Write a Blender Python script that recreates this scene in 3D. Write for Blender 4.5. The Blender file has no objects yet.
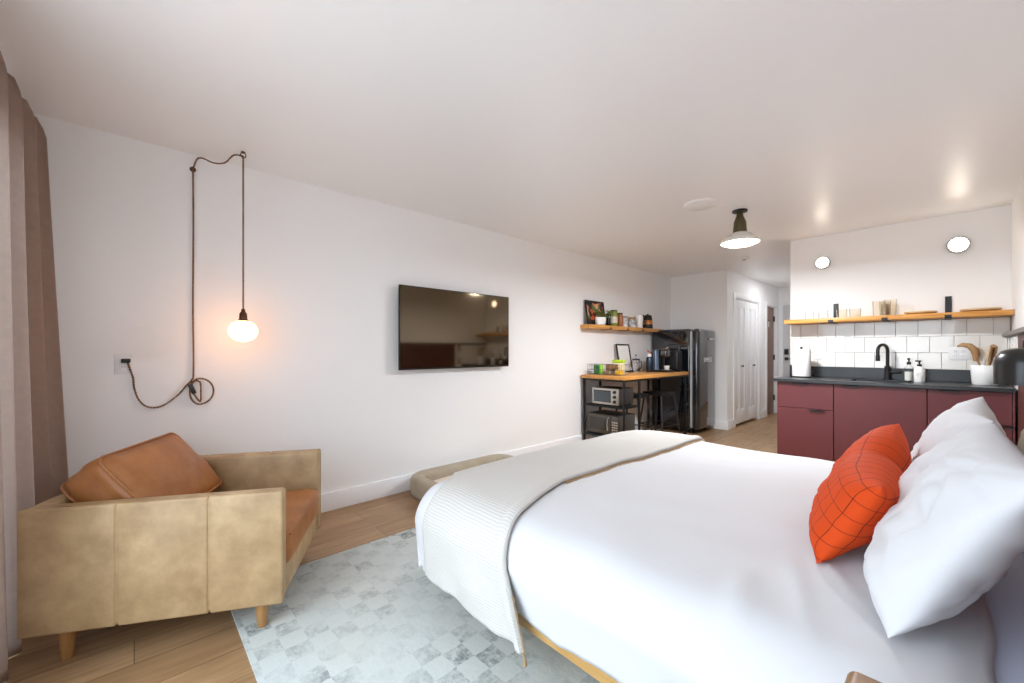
import bpy, bmesh, math, random
from mathutils import Vector, Matrix, noise
random.seed(7)
S = bpy.context.scene
COL = S.collection
PI = math.pi

# ------------------------------------------------------------------ helpers
def lin(c):
    return tuple((v/255/12.92 if v/255 <= .04045 else ((v/255+.055)/1.055)**2.4) for v in c) + (1.0,)

def new_mat(name):
    m = bpy.data.materials.new(name); m.use_nodes = True
    nt = m.node_tree; b = nt.nodes['Principled BSDF']
    return m, nt, b

def mat(name, rgb, rough=.5, metal=0., spec=.5, var=0., vscale=8., bump=0., bscale=60., rgb2=None, sheen=0., coat=0., emit=None, estr=0., trans=0., alpha=1.):
    m, nt, b = new_mat(name)
    c = lin(rgb)
    b.inputs['Base Color'].default_value = c
    b.inputs['Roughness'].default_value = rough
    b.inputs['Metallic'].default_value = metal
    b.inputs['Specular IOR Level'].default_value = spec
    b.inputs['Sheen Weight'].default_value = sheen
    b.inputs['Coat Weight'].default_value = coat
    b.inputs['Coat Roughness'].default_value = .05
    b.inputs['Transmission Weight'].default_value = trans
    b.inputs['Alpha'].default_value = alpha
    if emit:
        b.inputs['Emission Color'].default_value = lin(emit); b.inputs['Emission Strength'].default_value = estr
    tc = nt.nodes.new('ShaderNodeTexCoord')
    if rgb2 or var:
        n = nt.nodes.new('ShaderNodeTexNoise'); n.inputs['Scale'].default_value = vscale; n.inputs['Detail'].default_value = 5
        nt.links.new(tc.outputs['Object'], n.inputs['Vector'])
        r = nt.nodes.new('ShaderNodeValToRGB')
        c2 = lin(rgb2) if rgb2 else tuple(v*(1-var) for v in c[:3])+(1,)
        r.color_ramp.elements[0].position = .35; r.color_ramp.elements[1].position = .65
        r.color_ramp.elements[0].color = c2; r.color_ramp.elements[1].color = c
        nt.links.new(n.outputs['Fac'], r.inputs['Fac']); nt.links.new(r.outputs['Color'], b.inputs['Base Color'])
    if bump:
        n = nt.nodes.new('ShaderNodeTexNoise'); n.inputs['Scale'].default_value = bscale; n.inputs['Detail'].default_value = 6
        nt.links.new(tc.outputs['Object'], n.inputs['Vector'])
        bp = nt.nodes.new('ShaderNodeBump'); bp.inputs['Strength'].default_value = bump; bp.inputs['Distance'].default_value = .01
        nt.links.new(n.outputs['Fac'], bp.inputs['Height']); nt.links.new(bp.outputs['Normal'], b.inputs['Normal'])
    return m

def link(o, parent=None):
    COL.objects.link(o)
    if parent: o.parent = parent
    return o

def tag(o, label=None, cat=None, group=None, kind=None):
    if label: o['label'] = label
    if cat: o['category'] = cat
    if group: o['group'] = group
    if kind: o['kind'] = kind
    return o

def thing(name, label, cat, loc=(0, 0, 0), rotz=0., group=None):
    o = bpy.data.objects.new(name, None); o.empty_display_size = .05
    link(o); o.location = loc; o.rotation_euler = (0, 0, rotz)
    return tag(o, label, cat, group)

def dup(root, loc, rotz=None, label=None, group=None):
    r = root.copy(); COL.objects.link(r); r.location = loc
    if rotz is not None: r.rotation_euler = (0, 0, rotz)
    if label: r['label'] = label
    if group: r['group'] = group
    for ch in list(root.children):
        c = ch.copy(); COL.objects.link(c); c.parent = r
        for g in list(ch.children):
            d = g.copy(); COL.objects.link(d); d.parent = c
    return r

class MB:
    """collects shapes; build() links them as one mesh object"""
    def __init__(self): self.bm = bmesh.new()
    def _xf(self, verts, M):
        if M is not None: bmesh.ops.transform(self.bm, matrix=M, verts=verts)
    def box(self, x0, y0, z0, x1, y1, z1, bev=0., seg=2, M=None):
        t = bmesh.new()
        bmesh.ops.create_cube(t, size=1)
        for v in t.verts:
            v.co = Vector(((x0+x1)/2+v.co.x*(x1-x0), (y0+y1)/2+v.co.y*(y1-y0), (z0+z1)/2+v.co.z*(z1-z0)))
        if bev > 0:
            bmesh.ops.bevel(t, geom=list(t.edges)[:], offset=bev, segments=seg, affect='EDGES', profile=.5)
        return self._merge(t, M)
    def _merge(self, t, M=None):
        if M is not None: bmesh.ops.transform(t, matrix=M, verts=t.verts)
        me = bpy.data.meshes.new('tmp'); t.to_mesh(me); t.free()
        self.bm.from_mesh(me); bpy.data.meshes.remove(me)
        return self
    def cyl(self, p0, p1, r0, r1=None, n=20, cap=True):
        p0 = Vector(p0); p1 = Vector(p1); r1 = r0 if r1 is None else r1
        d = p1-p0; L = d.length
        q = d.to_track_quat('Z', 'Y').to_matrix().to_4x4()
        t = bmesh.new()
        bmesh.ops.create_cone(t, cap_ends=cap, segments=n, radius1=r0, radius2=r1, depth=L)
        return self._merge(t, Matrix.Translation((p0+p1)/2) @ q)
    def sphere(self, c, r, n=20, sc=(1, 1, 1)):
        t = bmesh.new(); bmesh.ops.create_uvsphere(t, u_segments=n, v_segments=max(8, n*2//3), radius=r)
        return self._merge(t, Matrix.Translation(c) @ Matrix.Diagonal((*sc, 1)))
    def lathe(self, prof, c=(0, 0, 0), n=32, M=None):
        t = bmesh.new(); rings = []
        for r, z in prof:
            if r < 1e-6: rings.append([t.verts.new((0, 0, z))])
            else: rings.append([t.verts.new((r*math.cos(2*PI*k/n), r*math.sin(2*PI*k/n), z)) for k in range(n)])
        for a, b in zip(rings, rings[1:]):
            for k in range(n):
                k2 = (k+1) % n
                if len(a) == 1 and len(b) == 1: continue
                if len(a) == 1: t.faces.new((a[0], b[k2], b[k]))
                elif len(b) == 1: t.faces.new((a[k], a[k2], b[0]))
                else: t.faces.new((a[k], a[k2], b[k2], b[k]))
        bmesh.ops.recalc_face_normals(t, faces=t.faces)
        return self._merge(t, Matrix.Translation(c) @ (M if M is not None else Matrix.Identity(4)))
    def tube(self, pts, r, n=8, closed=False, rad=None):
        pts = [Vector(p) for p in pts]
        t = bmesh.new(); rings = []; N = len(pts)
        up = Vector((0, 0, 1)); prev = None
        for i, p in enumerate(pts):
            a = pts[(i-1) % N] if closed or i > 0 else p
            b = pts[(i+1) % N] if closed or i < N-1 else p
            d = (b-a).normalized()
            if prev is None:
                x = d.orthogonal().normalized()
            else:
                x = (prev - d*prev.dot(d))
                x = x.normalized() if x.length > 1e-6 else d.orthogonal().normalized()
            prev = x; y = d.cross(x)
            rr = rad[i] if rad else r
            rings.append([t.verts.new(p + x*rr*math.cos(2*PI*k/n) + y*rr*math.sin(2*PI*k/n)) for k in range(n)])
        rng = range(N) if closed else range(N-1)
        for i in rng:
            a, b = rings[i], rings[(i+1) % N]
            for k in range(n):
                t.faces.new((a[k], a[(k+1) % n], b[(k+1) % n], b[k]))
        if not closed:
            t.faces.new(rings[0][::-1]); t.faces.new(rings[-1])
        bmesh.ops.recalc_face_normals(t, faces=t.faces)
        return self._merge(t)
    def build(self, name, m, parent=None, smooth=True, angle=40):
        me = bpy.data.meshes.new(name); self.bm.to_mesh(me); self.bm.free()
        if smooth:
            for p in me.polygons: p.use_smooth = True
            try: me.set_sharp_from_angle(angle=math.radians(angle))
            except Exception: pass
        me.materials.append(m)
        return link(bpy.data.objects.new(name, me), parent)

def grid(name, nu, nv, fn, m, parent=None, uv=None, solid=0., wrap_u=False):
    """surface fn(i/nu, j/nv) -> point; uv(s, t) -> (u, v)"""
    bm = bmesh.new(); V = []
    cu = nu if wrap_u else nu+1
    for i in range(cu): V.append([bm.verts.new(fn(i/nu, j/nv)) for j in range(nv+1)])
    L = bm.loops.layers.uv.new('UVMap')
    for i in range(nu):
        i2 = (i+1) % cu if wrap_u else i+1
        for j in range(nv):
            f = bm.faces.new((V[i][j], V[i2][j], V[i2][j+1], V[i][j+1])); f.smooth = True
            if uv:
                for lp, (a, b) in zip(f.loops, ((i, j), (i+1, j), (i+1, j+1), (i, j+1))):
                    lp[L].uv = uv(a/nu, b/nv)
    me = bpy.data.meshes.new(name); bm.to_mesh(me); bm.free()
    me.materials.append(m)
    o = link(bpy.data.objects.new(name, me), parent)
    if solid:
        md = o.modifiers.new('thick', 'SOLIDIFY'); md.thickness = abs(solid); md.offset = -1 if solid > 0 else 1
    return o

def nz(x, y, z=0., s=1.): return noise.noise(Vector((x*s, y*s, z*s)))

def pillow_obj(name, L, H, T, m, M, parent=None, seed=0., n=40, wr=.012, chop=0., pinch=.08, flop=0., blunt=0., heavy=0., rest=0.):
    """stuffed pillow: x = length, y = height, z = thickness, standing on y = -H/2"""
    bm = bmesh.new(); uvl = bm.loops.layers.uv.new('UVMap')
    nu, nv = n, int(n*.75)
    def P(i, j, side):
        a = -1+2*i/nu; b = -1+2*j/nv
        a = math.sin(a*PI/2*.97)/math.sin(PI/2*.97); b = math.sin(b*PI/2*.97)/math.sin(PI/2*.97)
        x = a*L/2*(1-pinch*(1-b*b)); y = b*H/2*(1-pinch*(1-a*a))
        pra = max(0., (1-abs(a)**(3.2+blunt)))**(.55 if not blunt or a > 0 else .35)
        if heavy: prb = max(0., 1-abs(b)**(2.2 if b > 0 else 10))**(.8 if b > 0 else .35)
        else: prb = max(0., (1-abs(b)**3.2))**.55
        th = T/2*pra*prb
        edge = (1-a**6)*(1-b**6)
        w = wr*(nz(a*2+seed, b*2, side*3.+seed, 1.3) + .5*nz(a*5, b*5+seed, side, 1.))*edge
        # creases fanning from the corners
        w += wr*.5*math.sin(9*math.atan2(abs(b)-1.05, abs(a)-1.05)+seed)*math.exp(-((abs(a)-1)**2+(abs(b)-1)**2)*5)*edge
        w -= wr*.55*max(0., 1-abs(nz(a*1.9+seed, b*1.5-seed, side*2., 1.2))/.1)*edge + wr*.3*max(0., 1-abs(nz(a*3.4-seed, b*2.6, side*5.+seed, 1.2))/.12)*edge
        z = side*(th+w) + .012*nz(a*2, b*2, seed+9)*(1-edge)
        y -= chop*math.exp(-((a-.05)/.22)**2)*((b+1)/2)**1.5
        z += side*chop*.25*math.exp(-((a-.05)/.22)**2)*edge*(-1)
        z += flop*((b+1)/2)**2
        y += z*rest*((1-b)/2)**1.5
        return Vector((x, y, z))
    F = [[bm.verts.new(P(i, j, 1)) for j in range(nv+1)] for i in range(nu+1)]
    B = [[F[i][j] if i in (0, nu) or j in (0, nv) else bm.verts.new(P(i, j, -1)) for j in range(nv+1)] for i in range(nu+1)]
    for G, s in ((F, 1), (B, -1)):
        for i in range(nu):
            for j in range(nv):
                idx = ((i, j), (i+1, j), (i+1, j+1), (i, j+1))
                if s < 0: idx = idx[::-1]
                f = bm.faces.new([G[a][b] for a, b in idx]); f.smooth = True
                for lp, (a, b) in zip(f.loops, idx): lp[uvl].uv = ((math.sin((-1+2*a/nu)*PI/2*.97)+1)/2*L, (math.sin((-1+2*b/nv)*PI/2*.97)+1)/2*H)
    me = bpy.data.meshes.new(name); bm.to_mesh(me); bm.free(); me.materials.append(m)
    o = link(bpy.data.objects.new(name, me), parent)
    o.matrix_world = M
    return o

def frame_mat(origin, xaxis, yaxis):
    x = Vector(xaxis).normalized(); y = Vector(yaxis); y = (y-x*y.dot(x)).normalized(); z = x.cross(y)
    M = Matrix((x, y, z)).transposed().to_4x4(); M.translation = Vector(origin)
    return M

# ------------------------------------------------------------------ materials
def wall_mat(name, rgb, rough, spec=.5):
    return mat(name, rgb, rough, spec=spec, bump=.05, bscale=120)
M_wall = wall_mat('wall paint', (245, 245, 245), .55)
M_ceil = wall_mat('ceiling paint', (247, 247, 247), .34)
M_trim = mat('trim paint', (244, 245, 247), .35)
M_doorw = mat('door paint', (238, 239, 241), .35)
M_black = mat('matte black', (22, 22, 23), .45)
M_blackm = mat('black steel', (30, 31, 33), .4, metal=.4)
M_blackg = mat('gloss black', (20, 24, 30), .07, spec=.7, coat=.9)
M_chrome = mat('chrome', (210, 212, 215), .12, metal=1)
M_steel = mat('brushed steel', (188, 184, 176), .32, metal=.9)
M_brass = mat('aged brass', (120, 98, 62), .35, metal=.9)
M_white = mat('white ceramic', (240, 240, 238), .25)
M_plastic = mat('white plastic', (238, 238, 236), .4)

def floor_mat():
    m, nt, b = new_mat('oak planks'); N = nt.nodes; K = nt.links
    tc = N.new('ShaderNodeTexCoord'); mp = N.new('ShaderNodeMapping'); mp.inputs['Rotation'].default_value = (0, 0, PI/2)
    K.new(tc.outputs['Object'], mp.inputs['Vector'])
    br = N.new('ShaderNodeTexBrick'); br.offset = .37
    br.inputs['Scale'].default_value = 1; br.inputs['Brick Width'].default_value = 1.22; br.inputs['Row Height'].default_value = .18
    br.inputs['Mortar Size'].default_value = .0018; br.inputs['Bias'].default_value = 0
    br.inputs['Color1'].default_value = lin((184, 150, 112)); br.inputs['Color2'].default_value = lin((160, 126, 90)); br.inputs['Mortar'].default_value = lin((105, 76, 48))
    K.new(mp.outputs['Vector'], br.inputs['Vector'])
    mp2 = N.new('ShaderNodeMapping'); mp2.inputs['Scale'].default_value = (16, 1.4, 1)
    K.new(tc.outputs['Object'], mp2.inputs['Vector'])
    ns = N.new('ShaderNodeTexNoise'); ns.inputs['Scale'].default_value = 2.2; ns.inputs['Detail'].default_value = 8; ns.inputs['Distortion'].default_value = .6
    K.new(mp2.outputs['Vector'], ns.inputs['Vector'])
    rp = N.new('ShaderNodeValToRGB'); rp.color_ramp.elements[0].position = .3; rp.color_ramp.elements[1].position = .72
    rp.color_ramp.elements[0].color = (.62, .6, .57, 1); rp.color_ramp.elements[1].color = (1.1, 1.1, 1.1, 1)
    K.new(ns.outputs['Fac'], rp.inputs['Fac'])
    mx = N.new('ShaderNodeMix'); mx.data_type = 'RGBA'; mx.blend_type = 'MULTIPLY'; mx.inputs['Factor'].default_value = .8
    K.new(br.outputs['Color'], mx.inputs['A']); K.new(rp.outputs['Color'], mx.inputs['B']); K.new(mx.outputs['Result'], b.inputs['Base Color'])
    b.inputs['Roughness'].default_value = .42
    bp = N.new('ShaderNodeBump'); bp.inputs['Strength'].default_value = .12; bp.inputs['Distance'].default_value = .004
    K.new(br.outputs['Fac'], bp.inputs['Height']); bp.invert = True; K.new(bp.outputs['Normal'], b.inputs['Normal'])
    return m
M_floor = floor_mat()

def wood_mat(name, c1, c2, axis=1, scale=1., rough=.4):
    m, nt, b = new_mat(name); N = nt.nodes; K = nt.links
    tc = N.new('ShaderNodeTexCoord'); mp = N.new('ShaderNodeMapping')
    sc = [14*scale]*3; sc[axis] = 1.2*scale; mp.inputs['Scale'].default_value = sc
    K.new(tc.outputs['Object'], mp.inputs['Vector'])
    ns = N.new('ShaderNodeTexNoise'); ns.inputs['Scale'].default_value = 2.5; ns.inputs['Detail'].default_value = 7; ns.inputs['Distortion'].default_value = .8
    K.new(mp.outputs['Vector'], ns.inputs['Vector'])
    rp = N.new('ShaderNodeValToRGB'); rp.color_ramp.elements[0].position = .32; rp.color_ramp.elements[1].position = .7
    rp.color_ramp.elements[0].color = lin(c2); rp.color_ramp.elements[1].color = lin(c1)
    K.new(ns.outputs['Fac'], rp.inputs['Fac']); K.new(rp.outputs['Color'], b.inputs['Base Color'])
    b.inputs['Roughness'].default_value = rough
    return m
M_pine = wood_mat('shelf pine y', (222, 164, 88), (190, 126, 58), 1)
M_pinex = wood_mat('shelf pine x', (226, 166, 88), (196, 132, 58), 0)
M_oakx = wood_mat('bed oak', (198, 156, 92), (170, 126, 66), 0)
M_legw = wood_mat('leg wood', (178, 134, 84), (150, 106, 60), 2)
M_nights = wood_mat('nightstand wood', (158, 116, 68), (116, 80, 42), 0)

def leather(name, c1, c2, rough):
    m, nt, b = new_mat(name); N = nt.nodes; K = nt.links
    tc = N.new('ShaderNodeTexCoord')
    n1 = N.new('ShaderNodeTexNoise'); n1.inputs['Scale'].default_value = 7; n1.inputs['Detail'].default_value = 9; n1.inputs['Roughness'].default_value = .62
    K.new(tc.outputs['Object'], n1.inputs['Vector'])
    rp = N.new('ShaderNodeValToRGB'); rp.color_ramp.elements[0].position = .33; rp.color_ramp.elements[1].position = .68
    rp.color_ramp.elements[0].color = lin(c2); rp.color_ramp.elements[1].color = lin(c1)
    K.new(n1.outputs['Fac'], rp.inputs['Fac']); K.new(rp.outputs['Color'], b.inputs['Base Color'])
    b.inputs['Roughness'].default_value = rough
    vo = N.new('ShaderNodeTexVoronoi'); vo.inputs['Scale'].default_value = 260
    K.new(tc.outputs['Object'], vo.inputs['Vector'])
    n2 = N.new('ShaderNodeTexNoise'); n2.inputs['Scale'].default_value = 14; n2.inputs['Detail'].default_value = 6
    K.new(tc.outputs['Object'], n2.inputs['Vector'])
    ad = N.new('ShaderNodeMath'); ad.operation = 'MULTIPLY_ADD'; ad.inputs[1].default_value = .12
    K.new(vo.outputs['Distance'], ad.inputs[0]); K.new(n2.outputs['Fac'], ad.inputs[2])
    bp = N.new('ShaderNodeBump'); bp.inputs['Strength'].default_value = .22; bp.inputs['Distance'].default_value = .012
    K.new(ad.outputs[0], bp.inputs['Height']); K.new(bp.outputs['Normal'], b.inputs['Normal'])
    return m
M_leather = leather('tan leather', (188, 160, 120), (154, 126, 90), .42)  # frame tone, window light is put into this lighter tan
M_leather_shade = leather('shaded leather', (170, 112, 62), (146, 90, 44), .45)  # cushion tone of that leather, browner mostly from shade put into the colour

def cloth(name, rgb, rough=.85, rgb2=None, bump=.15, bscale=300, sheen=.1, vscale=6):
    return mat(name, rgb, rough, spec=.2, rgb2=rgb2, vscale=vscale, bump=bump, bscale=bscale, sheen=sheen)
M_duvet = cloth('white duvet cotton', (210, 210, 212), bump=.06, bscale=30)
M_pillow = cloth('white pillow cotton', (216, 217, 220), bump=.06, bscale=25)
M_sheet = cloth('pale blue sheet', (208, 214, 234), bump=.06, bscale=30)
M_beigep = cloth('cream linen', (228, 216, 198), bump=.1)
M_curtain = cloth('taupe linen', (190, 164, 148), rgb2=(176, 150, 134), bump=.3, bscale=400, vscale=30)
def translucent(m, fac, rgb):
    nt = m.node_tree; N = nt.nodes; K = nt.links; b = N['Principled BSDF']
    t = N.new('ShaderNodeBsdfTranslucent'); t.inputs['Color'].default_value = lin(rgb)
    x = N.new('ShaderNodeMixShader'); x.inputs['Fac'].default_value = fac
    K.new(b.outputs[0], x.inputs[1]); K.new(t.outputs[0], x.inputs[2]); K.new(x.outputs[0], N['Material Output'].inputs['Surface'])
translucent(M_curtain, .5, (222, 216, 212))
M_dogrim = cloth('dog bed greige', (176, 164, 144), rgb2=(164, 152, 132), bump=.25)
M_dogpad = cloth('dog bed cream pad', (224, 212, 196), bump=.4, bscale=150)
M_fringe = cloth('tan fringe', (168, 142, 108))

def throw_mat():
    m, nt, b = new_mat('ribbed knit'); N = nt.nodes; K = nt.links
    uv = N.new('ShaderNodeUVMap')
    sp = N.new('ShaderNodeSeparateXYZ'); K.new(uv.outputs['UV'], sp.inputs['Vector'])
    ns = N.new('ShaderNodeTexNoise'); ns.inputs['Scale'].default_value = 30; ns.inputs['Detail'].default_value = 4
    K.new(uv.outputs['UV'], ns.inputs['Vector'])
    ma = N.new('ShaderNodeMath'); ma.operation = 'MULTIPLY_ADD'; ma.inputs[1].default_value = .004
    K.new(ns.outputs['Fac'], ma.inputs[0]); K.new(sp.outputs['Y'], ma.inputs[2])
    mu = N.new('ShaderNodeMath'); mu.operation = 'MULTIPLY'; mu.inputs[1].default_value = 2*PI/.0115; K.new(ma.outputs[0], mu.inputs[0])
    si = N.new('ShaderNodeMath'); si.operation = 'SINE'; K.new(mu.outputs[0], si.inputs[0])
    rp = N.new('ShaderNodeMapRange'); rp.inputs['From Min'].default_value = -1; rp.inputs['From Max'].default_value = .2
    K.new(si.outputs[0], rp.inputs['Value'])
    mx = N.new('ShaderNodeMix'); mx.data_type = 'RGBA'
    mx.inputs['A'].default_value = lin((194, 191, 186)); mx.inputs['B'].default_value = lin((207, 204, 199))
    K.new(rp.outputs['Result'], mx.inputs['Factor']); K.new(mx.outputs['Result'], b.inputs['Base Color'])
    b.inputs['Roughness'].default_value = .9; b.inputs['Specular IOR Level'].default_value = .15
    bp = N.new('ShaderNodeBump'); bp.inputs['Strength'].default_value = .2; bp.inputs['Distance'].default_value = .005
    K.new(si.outputs[0], bp.inputs['Height']); K.new(bp.outputs['Normal'], b.inputs['Normal'])
    return m
M_throw = throw_mat()

def orange_mat():
    m, nt, b = new_mat('orange velvet windowpane'); N = nt.nodes; K = nt.links
    uv = N.new('ShaderNodeUVMap')
    ns = N.new('ShaderNodeTexNoise'); ns.inputs['Scale'].default_value = 9; ns.inputs['Detail'].default_value = 2
    K.new(uv.outputs['UV'], ns.inputs['Vector'])
    vm = N.new('ShaderNodeVectorMath'); vm.operation = 'MULTIPLY_ADD'; vm.inputs[1].default_value = (.016, .016, 0)
    K.new(ns.outputs['Color'], vm.inputs[0]); K.new(uv.outputs['UV'], vm.inputs[2])
    sp = N.new('ShaderNodeSeparateXYZ'); K.new(vm.outputs['Vector'], sp.inputs['Vector'])
    outs = []
    for ax, per in (('X', .052), ('Y', .049)):
        d = N.new('ShaderNodeMath'); d.operation = 'DIVIDE'; d.inputs[1].default_value = per; K.new(sp.outputs[ax], d.inputs[0])
        f = N.new('ShaderNodeMath'); f.operation = 'FRACT'; K.new(d.outputs[0], f.inputs[0])
        s = N.new('ShaderNodeMath'); s.operation = 'SUBTRACT'; s.inputs[1].default_value = .5; K.new(f.outputs[0], s.inputs[0])
        a = N.new('ShaderNodeMath'); a.operation = 'ABSOLUTE'; K.new(s.outputs[0], a.inputs[0])
        l = N.new('ShaderNodeMath'); l.operation = 'LESS_THAN'; l.inputs[1].default_value = .02; K.new(a.outputs[0], l.inputs[0])
        outs.append(l)
    mxx = N.new('ShaderNodeMath'); mxx.operation = 'MAXIMUM'; K.new(outs[0].outputs[0], mxx.inputs[0]); K.new(outs[1].outputs[0], mxx.inputs[1])
    mx = N.new('ShaderNodeMix'); mx.data_type = 'RGBA'
    mx.inputs['A'].default_value = lin((208, 72, 22)); mx.inputs['B'].default_value = lin((110, 38, 22))
    K.new(mxx.outputs[0], mx.inputs['Factor']); K.new(mx.outputs['Result'], b.inputs['Base Color'])
    b.inputs['Roughness'].default_value = .8; b.inputs['Sheen Weight'].default_value = 0; b.inputs['Specular IOR Level'].default_value = .2
    bp = N.new('ShaderNodeBump'); bp.inputs['Strength'].default_value = .3; bp.inputs['Distance'].default_value = .004; bp.invert = True
    K.new(mxx.outputs[0], bp.inputs['Height']); K.new(bp.outputs['Normal'], b.inputs['Normal'])
    return m
M_orange = orange_mat()

def rug_mat():
    m, nt, b = new_mat('faded checked rug'); N = nt.nodes; K = nt.links
    tc = N.new('ShaderNodeTexCoord')
    nw = N.new('ShaderNodeTexNoise'); nw.inputs['Scale'].default_value = 16; nw.inputs['Detail'].default_value = 5
    K.new(tc.outputs['Object'], nw.inputs['Vector'])
    va = N.new('ShaderNodeVectorMath'); va.operation = 'MULTIPLY_ADD'; va.inputs[1].default_value = (.022, .022, 0)
    K.new(nw.outputs['Color'], va.inputs[0]); K.new(tc.outputs['Object'], va.inputs[2])
    ck = N.new('ShaderNodeTexChecker'); ck.inputs['Scale'].default_value = 11
    ck.inputs['Color1'].default_value = (1, 1, 1, 1); ck.inputs['Color2'].default_value = (0, 0, 0, 1)
    K.new(va.outputs['Vector'], ck.inputs['Vector'])
    # per-cell fading
    sn = N.new('ShaderNodeTexNoise'); sn.inputs['Scale'].default_value = 3.4; sn.inputs['Detail'].default_value = 2
    K.new(tc.outputs['Object'], sn.inputs['Vector'])
    r1 = N.new('ShaderNodeMapRange'); r1.inputs['From Min'].default_value = .42; r1.inputs['From Max'].default_value = .72; r1.inputs['To Min'].default_value = .14
    K.new(sn.outputs['Fac'], r1.inputs['Value'])
    mu = N.new('ShaderNodeMath'); mu.operation = 'MULTIPLY'; K.new(ck.outputs['Fac'], mu.inputs[0]); K.new(r1.outputs['Result'], mu.inputs[1])
    # worn speckle
    sp = N.new('ShaderNodeTexNoise'); sp.inputs['Scale'].default_value = 42; sp.inputs['Detail'].default_value = 8; sp.inputs['Roughness'].default_value = .7
    K.new(tc.outputs['Object'], sp.inputs['Vector'])
    r2 = N.new('ShaderNodeMapRange'); r2.inputs['From Min'].default_value = .38; r2.inputs['From Max'].default_value = .62
    K.new(sp.outputs['Fac'], r2.inputs['Value'])
    m2 = N.new('ShaderNodeMath'); m2.operation = 'MULTIPLY'; K.new(mu.outputs[0], m2.inputs[0]); K.new(r2.outputs['Result'], m2.inputs[1])
    big = N.new('ShaderNodeTexNoise'); big.inputs['Scale'].default_value = 1.3; K.new(tc.outputs['Object'], big.inputs['Vector'])
    base = N.new('ShaderNodeMix'); base.data_type = 'RGBA'; base.inputs['A'].default_value = lin((206, 206, 196)); base.inputs['B'].default_value = lin((190, 200, 202))
    K.new(big.outputs['Fac'], base.inputs['Factor'])
    mx = N.new('ShaderNodeMix'); mx.data_type = 'RGBA'; mx.inputs['B'].default_value = lin((120, 126, 128))
    K.new(base.outputs['Result'], mx.inputs['A']); K.new(m2.outputs[0], mx.inputs['Factor'])
    sk = N.new('ShaderNodeMix'); sk.data_type = 'RGBA'; sk.blend_type = 'MULTIPLY'; sk.inputs['Factor'].default_value = .3
    K.new(mx.outputs['Result'], sk.inputs['A']); K.new(r2.outputs['Result'], sk.inputs['B'])
    K.new(mx.outputs['Result'], b.inputs['Base Color'])
    b.inputs['Roughness'].default_value = .95; b.inputs['Specular IOR Level'].default_value = .1
    bp = N.new('ShaderNodeBump'); bp.inputs['Strength'].default_value = .4; bp.inputs['Distance'].default_value = .006
    K.new(sp.outputs['Fac'], bp.inputs['Height']); K.new(bp.outputs['Normal'], b.inputs['Normal'])
    return m
M_rug = rug_mat()

def tile_mat():
    m, nt, b = new_mat('glazed white tile'); N = nt.nodes; K = nt.links
    b.inputs['Base Color'].default_value = lin((232, 229, 223)); b.inputs['Roughness'].default_value = .12
    b.inputs['Coat Weight'].default_value = .3
    tc = N.new('ShaderNodeTexCoord'); ns = N.new('ShaderNodeTexNoise'); ns.inputs['Scale'].default_value = 14; ns.inputs['Detail'].default_value = 2
    K.new(tc.outputs['Object'], ns.inputs['Vector'])
    bp = N.new('ShaderNodeBump'); bp.inputs['Strength'].default_value = .25; bp.inputs['Distance'].default_value = .01
    K.new(ns.outputs['Fac'], bp.inputs['Height']); K.new(bp.outputs['Normal'], b.inputs['Normal'])
    return m
M_tile = tile_mat()
M_grout = mat('grey grout', (166, 162, 156), .9)
M_burg = mat('burgundy cabinet', (96, 43, 46), .45)
M_counter = mat('black counter', (44, 46, 48), .28, var=.25, vscale=30)
M_brown = mat('brown door paint', (136, 108, 94), .5)
def glass_mat(name, tint):
    m, nt, b = new_mat(name); N = nt.nodes; K = nt.links
    tr = N.new('ShaderNodeBsdfTransparent'); tr.inputs['Color'].default_value = tint
    gl = N.new('ShaderNodeBsdfGlossy'); gl.inputs['Roughness'].default_value = .03
    lw = N.new('ShaderNodeLayerWeight'); lw.inputs['Blend'].default_value = .1
    mx = N.new('ShaderNodeMixShader'); mm = N.new('ShaderNodeMath'); mm.operation = 'MULTIPLY'; mm.inputs[1].default_value = .75; K.new(lw.outputs['Fresnel'], mm.inputs[0]); K.new(mm.outputs[0], mx.inputs['Fac'])
    K.new(tr.outputs[0], mx.inputs[1]); K.new(gl.outputs[0], mx.inputs[2]); K.new(mx.outputs[0], N['Material Output'].inputs['Surface'])
    return m
M_glass = glass_mat('clear glass', (.985, .988, .988, 1))
M_amber = glass_mat('amber tint glass', (.985, .965, .925, 1))
M_outlet = mat('outlet white', (240, 240, 240), .35)
M_cord = mat('twisted brown cord', (146, 108, 76), .8, rgb2=(92, 64, 46), vscale=120)
M_socket = mat('antique bronze', (96, 66, 46), .35, metal=.8)
M_bulb = mat('lit bulb', (255, 240, 210), .3, emit=(255, 172, 104), estr=9)
M_diff = mat('lit diffuser', (255, 250, 240), .3, emit=(255, 242, 224), estr=14)
M_hot = mat('lit lamp opal', (255, 250, 240), .3, emit=(255, 244, 226), estr=14)

# ------------------------------------------------------------------ room
XL, XR, YW, YB, YK, YF, XC, H = -3.22, .335, -.5, 6.62, 5.4, 9.32, -2.33, 2.44
XKL = -1.235
def struct(name, mb, m, smooth=False):
    o = mb.build(name, m, smooth=smooth); o['kind'] = 'structure'; return o
struct('floor', MB().box(XL-.1, YW-.1, -.1, XR+.1, YF+.1, 0), M_floor)
struct('ceiling', MB().box(XL-.1, YW-.1, H, XR+.1, YF+.1, H+.1), M_ceil)
struct('wall_left', MB().box(XL-.1, YW-.1, 0, XL, YB+.1, H), M_wall)
struct('wall_back', MB().box(XL, YB, 0, XC-.1, YB+.1, H), M_wall)
struct('wall_right', MB().box(XR, YW-.1, 0, XR+.1, YK, H), M_wall)
struct('wall_kitchen', MB().box(XKL, YK, 0, XR+.1, YK+.12, H), M_wall)
struct('wall_hall', MB().box(XKL, YK+.12, 0, XKL+.1, YF+.1, H), M_wall)
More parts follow.
